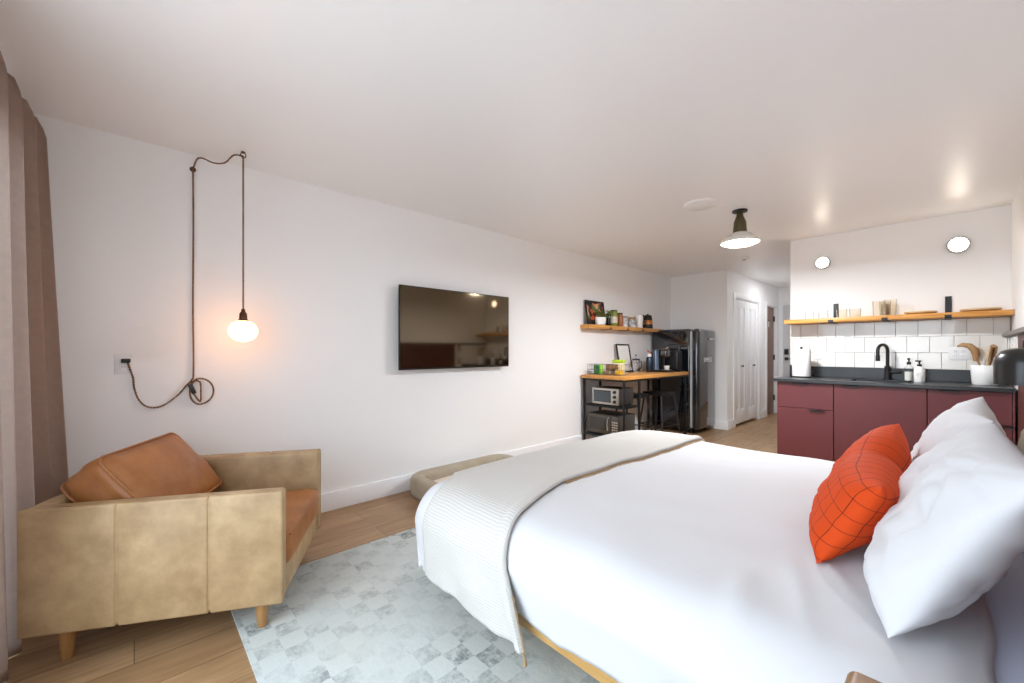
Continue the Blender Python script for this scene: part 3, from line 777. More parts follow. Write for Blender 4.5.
lf.build('leaves', mat('plant green', (112, 134, 48), .5, rgb2=(70, 92, 30), vscale=40), pp)
def jar(name, y, r, h, body_m, lid_m, label, lab_m=None, cat='jar', xo=0., lid_h=.018):
    j = thing(name, label, cat, (XS+xo, y, ZS))
    MB().lathe([(0, 0), (r*.94, 0), (r, .005), (r, h-.01), (r*.9, h), (0, h)], n=28).build('jar_body', body_m, j)
    if lid_m: MB().cyl((0, 0, h), (0, 0, h+lid_h), r*.92, n=28).build('lid', lid_m, j)
    if lab_m:
        t = MB().lathe([(r+.0006, h*.2), (r+.0012, h*.22), (r+.0012, h*.62), (r+.0006, h*.64)], n=28); t.build('paper_label', lab_m, j)
    return j
M_lab = mat('white label', (232, 226, 210), .6, rgb2=(190, 180, 160), vscale=90)
jar('dark_bottle', 4.68, .03, .15, mat('black glass', (20, 20, 18), .15), M_black, 'thin black jar right of the white plant pot', xo=-.01)
jar('green_jar', 4.79, .052, .2, mat('green jar', (126, 138, 44), .3), mat('dark green lid', (60, 66, 30), .4), 'olive green jar with a white label', M_lab)
jar('brown_jar', 4.93, .04, .17, mat('brown jar', (158, 96, 48), .3), M_black, 'brown jar with a black lid beside the green jar', xo=.01)
M_pat = mat('speckled mug', (236, 234, 232), .3, rgb2=(150, 146, 150), vscale=34)
jar('patterned_canister', 5.05, .052, .13, M_pat, mat('grey brown lid', (110, 92, 74), .5), 'patterned white canister with a grey brown lid')
jar('wood_lid_canister', 5.26, .06, .115, mat('dark spotted mug', (226, 226, 224), .3, rgb2=(90, 96, 104), vscale=26), wood_mat('lid wood', (182, 136, 90), (150, 104, 64), 1, 2), 'spotted white canister with a wooden lid', lid_h=.028)
jar('white_canister', 5.45, .052, .19, M_white, None, 'plain tall white canister beside the kettle')
kt = thing('kettle', 'black and copper gooseneck kettle at the end of the wall shelf', 'kettle', (XS, 5.7, ZS))
MB().lathe([(0, 0), (.072, 0), (.076, .006), (.074, .05), (.07, .065)], n=32).build('base', M_black, kt)
MB().lathe([(.0705, .06), (.0735, .064), (.068, .12), (.0655, .125)], n=32).build('copper_band', mat('copper', (190, 124, 70), .3, metal=.8), kt)
MB().lathe([(.066, .12), (.06, .19), (.052, .2), (.015, .206), (.015, .22), (0, .222)], n=32).build('upper_body', M_black, kt)
MB().tube([(.0, -.06, .07), (0, -.1, .1), (0, -.11, .16), (0, -.135, .2)], .009, 8).build('spout', M_blackm, kt)
MB().tube([(0, .05, .19), (0, .1, .185), (0, .12, .15), (0, .125, .08)], .011, 8).build('handle', M_black, kt)

# things on the desk
bk = thing('wire_basket', 'open wire basket of snacks at the near end of desk', 'basket', (-2.93, 4.34, DZT))
bw, bd, bh = .23, .1, .13
wm = MB()
for z in (.004, bh*.5, bh): wm.tube([(-bw, -bd, z), (bw, -bd, z), (bw, bd, z), (-bw, bd, z)], .0028, 6, closed=True)
for k in range(9):
    x = -bw+2*bw*k/8; wm.tube([(x, -bd, bh), (x, -bd, .004), (x, bd, .004), (x, bd, bh)], .0018, 5)
for k in range(1, 4):
    y = -bd+2*bd*k/4; wm.tube([(-bw, y, bh), (-bw, y, .004), (bw, y, .004), (bw, y, bh)], .0018, 5)
wm.build('wire_frame', mat('grey wire', (130, 128, 122), .4, metal=.7), bk)
def packet(x, y, z, w, h, d, m, label, rz=0., rx=0.):
    o = MB().box(-w/2, -d/2, 0, w/2, d/2, h, min(d*.35, .012), 3).build('snack_packet', m)
    o.location = (x, y, DZT+z); o.rotation_euler = (rx, 0, rz)
    return tag(o, label, 'snack packet', 'snacks in the wire basket')
Mg = mat('green foil', (40, 140, 66), .3, rgb2=(24, 96, 48), vscale=30)
packet(-3.05, 4.3, .008, .1, .115, .05, Mg, 'green snack packet at the wall end of the basket')
packet(-2.985, 4.29, .008, .035, .12, .05, mat('lime foil', (150, 216, 60), .3), 'narrow lime striped packet beside the green one')
packet(-3.11, 4.37, .008, .06, .08, .06, mat('blue grey foil', (88, 104, 128), .3), 'blue grey packet at the back corner of basket')
packet(-2.86, 4.33, .05, .15, .085, .06, mat('black printed foil', (44, 40, 36), .3, rgb2=(160, 110, 60), vscale=24), 'black printed bag in the middle of the basket', rz=.1)
packet(-2.9, 4.3, .008, .12, .045, .05, mat('tan foil', (178, 150, 110), .35, rgb2=(90, 88, 90), vscale=40), 'tan bar lying under the black bag')
packet(-2.76, 4.33, .008, .09, .06, .06, mat('yellow foil', (236, 186, 50), .3), 'yellow packet at the near end of the basket')
packet(-2.8, 4.39, .15, .16, .04, .05, mat('lime carton', (176, 206, 30), .4), 'lime green carton lying on top of the basket', rz=.15)
packet(-2.8, 4.39, .008, .14, .14, .06, mat('cream carton', (232, 220, 180), .5), 'cream carton standing under the lime carton', rz=.15)
leaning_frame('framed_notice', (XL+.12, 5.06, DZT), .33, .4, .18, mat('printed paper', (236, 236, 234), .6), 'black framed white notice leaning on wall above desk')
n = [o for o in bpy.data.objects if o.name.startswith('framed_notice')][0]
lm = MB(); rr = random.Random(5)
for k in range(9):
    z = .32-k*.028; wd = .07 if k == 0 else rr.uniform(.06, .1)
    lm.box(0, -wd, z-.003, .0006, wd, z+.003)
tx = lm.build('text_lines', mat('grey ink', (222, 222, 222), .7), n); tx.matrix_local = Matrix.Rotation(-.18, 4, 'Y')
# glass carafe, red-lidded bottle, coffee machine
ca = thing('french_press', 'glass coffee press with black lid beside the framed notice', 'coffee press', (-2.98, 5.1, DZT))
MB().lathe([(0, 0), (.046, 0), (.048, .004), (.048, .17), (.046, .17), (.045, .01), (0, .01)], n=28).build('glass_beaker', M_glass, ca)
MB().cyl((0, 0, .17), (0, 0, .19), .05).cyl((0, 0, .19), (0, 0, .235), .003).sphere((0, 0, .237), .011).build('lid', M_black, ca)
MB().tube([(.046, -.01, .16), (.085, -.01, .15), (.088, -.01, .06), (.048, -.01, .04)], .008, 8).build('handle', M_black, ca)
MB().lathe([(.049, .002), (.051, .002), (.051, .02), (.049, .02)], n=28).lathe([(.049, .12), (.051, .12), (.051, .135), (.049, .135)], n=28).build('bands', M_chrome, ca)
fb = thing('drink_flask', 'dark steel flask with a red and white cap on the desk', 'flask', (-2.9, 5.32, DZT))
MB().lathe([(0, 0), (.042, 0), (.045, .006), (.045, .19), (.03, .215), (0, .215)], n=28).build('body', mat('dark blue steel', (52, 62, 76), .3, metal=.6), fb)
MB().cyl((0, 0, .215), (0, 0, .255), .03).build('cap', M_white, fb)
MB().tube([(.02, 0, .255), (.01, -.03, .29), (-.01, -.05, .3)], .007, 8).build('loop', mat('red strap', (190, 40, 40), .5), fb)
cf = thing('coffee_machine', 'black pod coffee machine with a steel blue tank near fridge', 'coffee machine', (-2.84, 5.5, DZT))
MB().box(-.1, -.09, 0, .16, .09, .03, .012, 3).box(-.1, -.085, .02, .02, .085, .3, .03, 4).build('body', M_black, cf)
MB().box(-.04, -.08, .2, .15, .08, .33, .035, 4).build('head', M_blackg, cf)
MB().cyl((.0, -.105, .03), (.0, -.105, .29), .04, n=28).cyl((.0, -.105, .29), (.0, -.105, .31), .042).build('water_tank', mat('steel blue tank', (110, 128, 150), .2, metal=.6), cf)
MB().box(.04, -.06, .03, .15, .06, .038, .003).build('drip_tray', M_steel, cf)
MB().tube([(.12, -.07, .32), (.14, -.04, .345), (.14, .04, .345), (.12, .07, .32)], .008, 8).build('lever', M_chrome, cf)
cup = MB().lathe([(0, 0), (.03, 0), (.04, .05), (.037, .05), (.028, .006), (0, .006)], n=24).build('espresso_cup', M_white)
cup.location = (-2.735, 5.5, DZT+.0385); tag(cup, 'small white cup on the drip tray of the coffee machine', 'cup')
sm = thing('soda_maker', 'tall black drink maker with a handle against the fridge', 'drink maker', (-2.74, 5.72, DZT))
MB().box(-.13, -.09, 0, .13, .09, .02, .008, 3).box(-.11, -.08, .02, .1, .08, .3, .03, 4).box(-.07, -.05, .28, .06, .05, .34, .02, 4).build('body', M_black, sm)
MB().tube([(-.07, 0, .33), (-.07, 0, .39), (.05, 0, .39), (.06, 0, .33)], .008, 8).build('handle', M_black, sm)

# ------------------------------------------------------------------ tv
M_tv = mat('tv glass', (20, 15, 9), .06, spec=1.0, coat=1.0)
_b = M_tv.node_tree.nodes['Principled BSDF']; _b.inputs['Specular Tint'].default_value = (1, .78, .5, 1); _b.inputs['Coat Tint'].default_value = (1, .85, .6, 1)
tv = thing('television', 'wall mounted flat screen television, switched off', 'television', (XL, 2.245, 1.41))
MB().box(.001, -.22, -.15, .03, .22, .15, .004).build('wall_mount', M_black, tv)
MB().box(.03, -.6, -.34, .062, .6, .34, .012, 3).box(.06, -.62, -.36, .078, .62, .36, .004, 2).build('housing', M_black, tv)
MB().box(.0775, -.612, -.345, .0795, .612, .352).build('screen', M_tv, tv)

# ------------------------------------------------------------------ pendant
pl = thing('pendant_light', 'bare globe bulb on twisted brown cord swagged over wall', 'pendant light', (0, 0, 0))
XW = XL+.012
path = []
def cr_spline(P, n=10):
    P = [Vector(p) for p in P]; Q = [P[0]*2-P[1]] + P + [P[-1]*2-P[-2]]; out = []
    for i in range(1, len(Q)-2):
        for k in range(n):
            t = k/n; a, b, c, d = Q[i-1:i+3]
            out.append(.5*((2*b)+(c-a)*t+(2*a-5*b+4*c-d)*t*t+(3*b-a-3*c+d)*t**3))
    out.append(P[-1]); return out
BX, BY = -2.97, .493
def twist(pts, r=.0045):
    mb_ = MB()
    # resample
    out = [pts[0]]
    for a, b in zip(pts, pts[1:]):
        L = (b-a).length; n_ = max(1, int(L/.008))
        for k in range(1, n_+1): out.append(a.lerp(b, k/n_))
    for ph in (0, PI):
        q = []; s = 0
        for i, p in enumerate(out):
            d = (out[min(i+1, len(out)-1)]-out[max(i-1, 0)]).normalized()
            x = d.cross(Vector((1, 0, .01))).normalized(); y = d.cross(x)
            if i: s += (out[i]-out[i-1]).length
            th = s/.03*2*PI+ph
            q.append(p+x*r*.6*math.cos(th)+y*r*.6*math.sin(th))
        mb_.tube(q, r*.72, 6)
    return mb_
main = [(XW, -.03, 1.165), (XW, -.02, 1.12), (XW, -.005, 1.06), (XW, .0, 1.0), (XW, .02, .93), (XW, .06, .885), (XW, .12, .885), (XW, .19, .94), (XW, .235, 1.0), (XW, .262, 1.035), (XW+.004, .27, 1.1), (XW, .268, 1.5), (XW, .27, 2.0), (XW+.002, .268, 2.34)]
sw = [(XW+.004, .268, 2.345), (XW+.03, .285, 2.40), (XW+.06, .31, 2.405), (XW+.11, .36, 2.375), (XW+.16, .41, 2.375), (XW+.2, .45, 2.42), (BX, BY, 2.415)]
c1 = twist(cr_spline(main, 8)); c1 = c1
for P in (sw,):
    t2 = twist(cr_spline(P, 8)); me = bpy.data.meshes.new('t'); t2.bm.to_mesh(me); c1.bm.from_mesh(me); t2.bm.free()
t2 = twist([Vector((BX, BY, 2.415)), Vector((BX, BY, 1.9)), Vector((BX, BY, 1.47))]); me = bpy.data.meshes.new('t'); t2.bm.to_mesh(me); c1.bm.from_mesh(me); t2.bm.free()
# coil hanging on the wall
coil = []
for k in range(0, 34):
    th = PI*.75-2*PI*k/30
    coil.append((XW+.006+.0006*k, .30+.07*math.cos(th)*(1 if math.cos(th) > 0 else .7), .962+.08*math.sin(th)))
coil2 = [(XW+.02, .275, 1.03), (XW+.02, .3, 1.02), (XW+.02, .305, .96), (XW+.02, .302, .9), (XW+.02, .275, .94), (XW+.02, .255, .985), (XW+.02, .262, 1.03)]
for P in (cr_spline(coil, 3), cr_spline(coil2, 6)):
    t2 = twist(P); me = bpy.data.meshes.new('t'); t2.bm.to_mesh(me); c1.bm.from_mesh(me); t2.bm.free()
c1.build('cord', M_cord, pl)
for (p, ax) in (((XL, .268, 2.345), 0), ((BX, BY, 2.44), 1)):
    hmb = MB()
    if ax == 0: hmb.cyl((p[0], p[1], p[2]), (p[0]+.006, p[1], p[2]), .012).tube([(p[0]+.004+.0, p[1]+.014*math.cos(t*PI/6), p[2]+.014*math.sin(t*PI/6)) for t in range(12)], .003, 6, closed=True)
    else: hmb.cyl((p[0], p[1], p[2]-.006), (p[0], p[1], p[2]), .012).tube([(p[0], p[1]+.014*math.cos(t*PI/6), p[2]-.02+.016*math.sin(t*PI/6)) for t in range(12)], .003, 6, closed=True)
    hmb.build('hook', M_socket, pl)
MB().lathe([(.005, 1.475), (.01, 1.47), (.012, 1.455), (.02, 1.445), (.022, 1.41), (.028, 1.405), (.028, 1.398), (.022, 1.396), (0, 1.396)], (BX, BY, 0), 24).build('socket', M_socket, pl)
prof = [(.018, 1.4), (.02, 1.388)]
for k in range(0, 19):
    th = PI/2*.82-(PI*.91)*k/18
    prof.append((max(.0, .078*math.cos(th)), 1.337+.066*math.sin(th)))
prof[-1] = (0, prof[-1][1])
MB().lathe(prof, (BX, BY, 0), 32).build('bulb', M_bulb, pl)
MB().box(XL+.0095, -.055, 1.147, XL+.035, -.015, 1.17, .004).build('plug', M_black, pl)
o = MB().box(-.01, -.012, -.032, .01, .012, .032, .005).build('switch', M_black, pl); o.location = (XW+.024, .262, .98); o.rotation_euler = (.35, 0, 0)

# ------------------------------------------------------------------ curtain
ctn = thing('curtain', 'full height taupe linen curtain in the window corner', 'curtain', (0, 0, 0))
CX0, CX1 = -3.205, -1.95
def cfn(s, t):
    z = 2.405-(2.405-.006)*t
    spread = 1+.04*t
    x = CX0+(CX1-CX0)*s*1
    ph = s*2*PI*6.5+.6*math.sin(s*9)
    ph += .5*nz(s*4, t*1.2, 3.3)
    amp = .048+.012*t*(1+.5*nz(s*5, t*1.5, 1.))
    y = -.424 + amp*math.sin(ph) + (.015+.09*(1-s)**4)*t + .05*(1-s)**2
    y += .012*math.sin(2*ph+1.+t)*(1-t)
    x += .02*math.cos(ph) + .02*t*nz(s*3, t*2, 5.)+.05*t*(1-s)
    if t < .03: y = -.424+(y+.424)*(.65+.35*t/.03)
    return Vector((x, y, z))
grid('curtain_panel', 300, 50, cfn, M_curtain, ctn, uv=lambda s, t: (s*2, t*2.4), solid=.003)
for k in range(7):
    q_ = (k+.25)/6.5
    if q_ < 1:
        x = CX0+(CX1-CX0)*q_
        MB().tube([(x, -.405, 2.40), (x, -.396, 2.36), (x+.004, -.388, 2.31)], .012, 6, rad=[.012, .007, .012]).build('pinch_pleat', M_curtain, ctn)
ctt = MB().box(CX0-.02, -.455, 2.405, CX1+1.8, -.415, 2.439, .003).build('curtain_track', M_trim)
tag(ctt, 'white curtain track fixed to the ceiling over the curtain', 'curtain track')

# ------------------------------------------------------------------ rug
rg = MB().box(-2.49, .33, .0, .25, 2.75, .012, .004, 2).build('rug', M_rug); tag(rg, 'pale checked rug under the bed and armchair', 'rug')

# ------------------------------------------------------------------ armchair
ang = math.atan2(.877, .48)
# local x = forward, y = left (away from camera); origin at the near front corner of the frame
ac = thing('armchair', 'tan leather armchair with loose back cushion by the curtain', 'armchair', (-1.95, .468, 0), ang)
CW, CD, CZ0, CZ1, AT = .79, .908, .13, .615, .075
def arm(y0, y1, outer):
    a = MB()
    a.box(-CD+.004, y0+(.004 if outer < 0 else 0), CZ0+.004, -.004, y1-(.004 if outer > 0 else 0), CZ1-.001, .018, 4)
    cuts = [-CD, -CD*.655, -CD*.305, 0]
    for c0, c1_ in zip(cuts, cuts[1:]):
        if outer < 0: a.box(c0+.0008, y0, CZ0, c1_-.0008, y0+.03, CZ1, .011, 4)
        else: a.box(c0+.0008, y1-.03, CZ0, c1_-.0008, y1, CZ1, .011, 4)
    sm_ = MB()
    o = a.build('arm', M_leather, ac, angle=60)
    return o
arm(0, AT, -1); arm(CW-AT, CW, 1)
MB().box(-CD+.004, AT-.01, CZ0, -CD+.085, CW-AT+.01, CZ1, .018, 4).build('backrest', M_leather, ac, angle=60)
MB().box(-CD+.08, AT-.002, CZ0+.0, -.012, CW-AT+.002, .25, .01, 3).build('seat_base', M_leather, ac, angle=60)
def cushion(name, x0, y0, z0, x1, y1, z1, m, parent, bev=.04, puff=.03, seed=0., wr=.004):
    """box cushion, subdivided and inflated"""
    t = bmesh.new(); bmesh.ops.create_cube(t, size=1)
    bmesh.ops.subdivide_edges(t, edges=t.edges[:], cuts=15, use_grid_fill=True)
    dx, dy, dz = x1-x0, y1-y0, z1-z0
    for v in t.verts:
        a, b, c = v.co*2
        # rounded-box projection
        p = Vector((a*dx/2, b*dy/2, c*dz/2)); q = Vector([max(-(d/2-bev), min(d/2-bev, e)) for d, e in zip((dx, dy, dz), p)])
        r_ = p-q
        if r_.length > 1e-6: p = q+r_.normalized()*min(bev, max(abs(r_.x), abs(r_.y), abs(r_.z)))
        pf = puff*(1-a*a*.9)*(1-b*b*.9)*(1-c*c*.0)
        thin = 2 if dz == min(dx, dy, dz) else (0 if dx == min(dx, dy, dz) else 1)
        if thin == 2: p.z += c*puff*(1-a*a)*(1-b*b)
        elif thin == 0: p.x += a*puff*(1-b*b)*(1-c*c)
        p += Vector((nz(a*2+seed, b*2, c*2), nz(b*2, c*2+seed, a*2), nz(c*2, a*2, b*2+seed)))*wr
        v.co = p
    for f in t.faces: f.smooth = True
    bmesh.ops.recalc_face_normals(t, faces=t.faces)
    mb_ = MB(); mb_._merge(t, Matrix.Translation(((x0+x1)/2, (y0+y1)/2, (z0+z1)/2)))
    return mb_.build(name, m, parent, angle=180)
sc = cushion('seat_cushion', -CD+.09, AT+.004, .245, .004, CW-AT-.004, .405, M_leather_shade, ac, .035, .02, 1.)
MB().tube([(.0, AT+.03, .385), (.003, CW/2, .388), (.0, CW-AT-.03, .385)], .005, 8).build('piping', M_leather_shade, sc)
# back cushion, leaning back
bc = cushion('back_cushion', -.095, -.295, -.195, .095, .295, .195, M_leather_shade, ac, .05, .045, 4., .008)
bc.location = (-.67, CW/2, .575); bc.rotation_euler = (0, -.68, 0)
pr = []
for (y, z) in ((-.275, -.2), (-.275, .2), (.275, .2), (.275, -.2)): pr.append((.083, y*.965, z*1.02))
def rr_loop(hx, hy, r, n=6):
    out = []
    for cx, cy, a0 in ((hx-r, hy-r, 0), (-hx+r, hy-r, PI/2), (-hx+r, -hy+r, PI), (hx-r, -hy+r, 1.5*PI)):
        for k in range(n+1):
            a = a0+PI/2*k/n; out.append((cx+r*math.cos(a), cy+r*math.sin(a)))
    return out
for sx in (.08, -.08):
    MB().tube([(sx, y, z) for y, z in rr_loop(.287, .187, .04)], .0055, 8, closed=True).build('piping', M_leather_shade, bc)
for (x, y) in ((-.1, .065), (-.1, CW-.065), (-.79, .065), (-.79, CW-.065)):
    MB().lathe([(0, 0), (.016, 0), (.02, .01), (.028, CZ0+.005), (0, CZ0+.005)], (x, y, .012 if x > -.3 else .0), 20).build('leg', M_legw, ac)

# ------------------------------------------------------------------ dog bed
db = thing('dog_bed', 'low greige dog bed with cream pad along the left wall', 'dog bed', (-2.72, 2.22, 0))
hx, hy = .45, .56
def rimfn(s, t):
    L = rr_loop(hx-.065, hy-.065, .12, 10); n_ = len(L)
    f_ = s*n_; i = int(f_) % n_; fr_ = f_-int(f_)
    x0, y0 = L[i]; x1, y1 = L[(i+1) % n_]
    x = x0+(x1-x0)*fr_; y = y0+(y1-y0)*fr_
    tx, ty = x1-x0, y1-y0
    l_ = math.hypot(tx, ty) or 1; nx, ny = ty/l_, -tx/l_
    a = t*2*PI
    c, s_ = math.cos(a), math.sin(a)
    sq = lambda v: math.copysign(abs(v)**.65, v)
    w_ = .062*(1+.04*nz(x*6, y*6))
    return Vector((x+nx*w_*sq(c), y+ny*w_*sq(c), .09+.088*sq(s_)+.004*nz(x*5, y*5, 2.)))
def closed_tube_grid(name, nu, nv, fn, m, parent):
    bm = bmesh.new(); V = [[bm.verts.new(fn(i/nu, j/nv)) for j in range(nv)] for i in range(nu)]
    for i in range(nu):
        for j in range(nv):
            f_ = bm.faces.new((V[i][j], V[(i+1) % nu][j], V[(i+1) % nu][(j+1) % nv], V[i][(j+1) % nv])); f_.smooth = True
    bmesh.ops.recalc_face_normals(bm, faces=bm.faces)
    me = bpy.data.meshes.new(name); bm.to_mesh(me); bm.free(); me.materials.append(m)
    return link(bpy.data.objects.new(name, me), parent)
closed_tube_grid('bolster_rim', 88, 20, rimfn, M_dogrim, db)
cushion('pad', -hx+.1, -hy+.1, .01, hx-.1, hy-.1, .1, M_dogpad, db, .03, .02, 2., .006)

# ------------------------------------------------------------------ bed
bed = thing('bed', 'king bed with oak side rails under the white duvet', 'bed', (0, 0, 0))
BX0, BX1, BY0, BY1 = -1.66, .3, 1.06, 2.94
for nm, a in (('side_rail', (BX0, BY0-.02, .206, BX1, BY0+.005, .262)), ('side_rail', (BX0, BY1-.005, .206, BX1, BY1+.02, .262)), ('foot_rail', (BX0-.025, BY0-.02, .206, BX0, BY1+.02, .262))):
    MB().box(*a, .006, 3).build(nm, M_oakx, bed)
MB().box(BX0, BY0+.005, .21, BX1, BY1-.005, .262).build('slat_base', M_oakx, bed)
for x in (BX0+.15, BX1-.15):
    for y in (BY0+.15, BY1-.15): MB().cyl((x, y, .012), (x, y, .2), .025, .035).build('leg', M_oakx, bed)
cushion('mattress', BX0+.02, BY0+.02, .262, BX1-.02, BY1-.02, .565, M_sheet, bed, .05, .012, 3., .002)
FX, NY, FY, R, ZT = -1.815, .965, 2.995, .14, .607
def bedP(u, v, lift=0., fold=True, tuck=.12):
    du = max(0., FX+R-u); dvn = max(0., NY+R-v); dvf = max(0., v-(FY-R)); dv = dvf-dvn
    d = max(du, abs(dv)); hyp = math.hypot(du, dv)
    bx = max(u, FX+R); by = min(max(v, NY+R), FY-R)
    puff = .018*nz(u*1.6, v*1.6, 2.) + .008*nz(u*4.5, v*4.5, 7.)
    # soft fall towards the foot and side edges
    e = min(u-FX, 1.)*1.0; ey = min(v-NY, FY-v, 1.)
    sag = -.035*math.exp(-max(0, e)/.18) - .03*math.exp(-max(0, ey)/.2)
    if hyp < 1e-6: return Vector((bx, by, ZT+puff+sag+lift))
    nx, ny = -du/hyp, dv/hyp
    Rr = R+lift
    if d < R*PI/2:
        a = d/R; off = Rr*math.sin(a); z = ZT-R+Rr*math.cos(a)
        wv = 0
    else:
        off = Rr; z = ZT-R-(d-R*PI/2); wv = d-R*PI/2
    if fold:
        k = u if abs(dv) > du else v
        off += wv*(.16*nz(k*5, 1.7, 2.2)+.05*nz(k*12, 3., 1.)) + .012*nz(u*4, v*4, 4.)*min(1, d/.1)
        off -= wv*tuck
    w_ = max(0., 1-d/(R*1.2))
    return Vector((bx+nx*off, by+ny*off, z+(puff)*w_+sag*max(.0, 1-wv*2)))
DU0, DU1, DV0, DV1 = FX+R-.44, .06, NY+R-.402, FY-R+.44
def duv(s, t):
    u = DU0+(DU1-DU0)*s; k0 = min(1, max(0, (-1.2-u)/.3)); v0 = DV0-.075*k0*k0*(3-2*k0)
    v0 += .014*nz(u*5, 3.)
    v = v0+(DV1-v0)*t
    p = bedP(u, v, tuck=.12+.16*(1-k0))
    # head-end edge: folded over, slightly wavy and sunk
    if u > DU1-.06: p.z -= (u-(DU1-.06))*.35
    p.x += .03*nz(v*3, u, 1.)*max(0, (u+.2)/.26) if u > -.2 else 0
    # long soft creases fanning from the pillows
    cr_ = 0
    for (x0, y0, x1, y1, w, h_) in ((-.35, 1.5, -.2, 1.05, .02, .01), (-.55, 2.6, -1.0, 2.3, .07, -.012), (-.5, 1.7, -1.0, 1.35, .08, .012), (-.4, 1.3, -.35, 1.0, .03, .012), (-.3, 1.55, -.15, 1.3, .018, .012)):
        ax, ay = x1-x0, y1-y0; L2 = ax*ax+ay*ay; q = max(0, min(1, ((u-x0)*ax+(v-y0)*ay)/L2))
        dd = math.hypot(u-x0-q*ax, v-y0-q*ay); cr_ += h_*math.exp(-(dd/w)**2)*math.sin(PI*min(.98, max(.02, q)))
    p.z += cr_
    return p
dv_ = grid('duvet', 130, 140, duv, M_duvet, None, uv=lambda s, t: (s*2, t*2.4), solid=.02)
tag(dv_, 'puffy white duvet spread over the bed', 'duvet')
# throw
TV0, TV1 = NY+R-.475, FY-R+.22
def thr(s, t):
    v = TV0+(TV1-TV0)*t
    uR = -1.2+.2*max(0, (1.45-v)/.9)+.02*math.sin(v*3) - .0
    k = min(1, max(0, (v-1.0)/.45)); k = k*k*(3-2*k)
    uL = -1.605*(1-k)-1.88*k + .015*nz(v*4, 2.)
    u = uL+(uR-uL)*s
    drop = max(0., NY+R-v-R*PI/2)
    vv = v - (.03*(s-.3)-.012 + .012*nz(s*5, 1.)) * max(0., 1-(v-TV0)/.5)
    p = bedP(u, vv, .014)
    # hanging folds on the near side
    g = min(1, drop/.15)
    p.y -= g*(.018*math.sin(s*11+1.)+.02*s)
    p.x += g*.012*math.sin(s*9)
    e = (1-s)*(uR-uL)
    if e < .05: p.z += .008*math.sin(PI*e/.05)*(1-g); p.y -= g*.012*math.sin(PI*e/.05)
    return p
th = thing('throw_blanket', 'ribbed oatmeal knit throw laid across the foot of bed', 'blanket', (0, 0, 0))
grid('blanket', 70, 260, thr, M_throw, th, uv=lambda s, t: (s*.6, t*(TV1-TV0)), solid=-.010)
rm = MB(); rm.tube([thr(1., k/200)+Vector((-.004, 0, .004)) for k in range(201)], .0095, 8)
_rm = rm.build('rolled_edge', mat('oatmeal knit edge', (200, 197, 191), .9, bump=.5, bscale=140), th)
fm = MB(); rr = random.Random(11)
for k in range(200):
    t = .34+.62*k/200
    p = thr(1., t); d = (p-thr(.985, t)).normalized()
    e = p+d*(.014+.012*rr.random()*(.5+.5*math.sin(k*.33)))+Vector((0, rr.uniform(-.006, .006), -.008))
    fm.tube([p+Vector((0, 0, -.006)), e], .003, 4)
fm.build('fringe', M_fringe, th); fm = MB()
for k in range(16):
    t = .015+.07*k/16
    p = thr(1., t)
    fm.tube([p, p+Vector((.012, .004, -.014)), p+Vector((.012+.008*rr.random(), .006, -.022-.02*rr.random()))], .0028, 4)
fm.build('fringe', M_fringe, th)
p = thr(1., 0.)
MB().tube([p+Vector((0, 0, .01)), p+Vector((.012, 0, -.02)), p+Vector((.012, .0, -.035))], .005, 8, rad=[.003, .006, .008]).build('tassel', M_fringe, th)
hm = MB(); hm.tube([thr(s/30, 0.) for s in range(31)], .0075, 6); hm.build('hem', M_throw, th)

# pillows (long axis along the headboard)
def lean(origin, tilt, yaw=0., roll=0.):
    """x-axis along -Y..+Y, y-axis up and leaning back toward +X"""
    xa = Vector((math.sin(yaw), math.cos(yaw), math.sin(roll)))
    ya = Vector((math.sin(tilt), 0, math.cos(tilt)))
    return frame_mat(origin, xa, ya)
def put_pillow(name, bottom, L, Hh, T, tilt, m, label, cat, group=None, seed=0., **k):
    c = Vector(bottom)+Vector((math.sin(tilt), 0, math.cos(tilt)))*Hh/2
    yaw = k.pop('yaw', 0.); roll = k.pop('roll', 0.)
    o = pillow_obj(name, L, Hh, T, m, lean(c, tilt, yaw, roll), seed=seed, **k)
    return tag(o, label, cat, group)
put_pillow('pillow', (.2, 2.36, .60), .70, .40, .12, .12, M_beigep, 'cream pillow at the back against the headboard', 'pillow', 'bed pillows', 5., rest=.12)
put_pillow('pillow', (-.108, 1.55, .614), .77, .435, .19, .50, M_pillow, 'large crumpled white pillow nearest the camera', 'pillow', 'bed pillows', 1.3, wr=.019, yaw=-.03, rest=.5, n=80, pinch=.04)
put_pillow('pillow', (-.085, 2.37, .612), .74, .43, .19, .40, M_pillow, 'white pillow behind the orange cushion, on the far side', 'pillow', 'bed pillows', 3.4, wr=.018, rest=.4, roll=.03)
put_pillow('lumbar_cushion', (-.278, 1.9, .632), .95, .29, .19, .5, M_orange, 'orange checked long cushion dented in the middle', 'cushion', None, 6., chop=.045, wr=.008, pinch=.05, yaw=-.03, roll=.05, rest=.45)

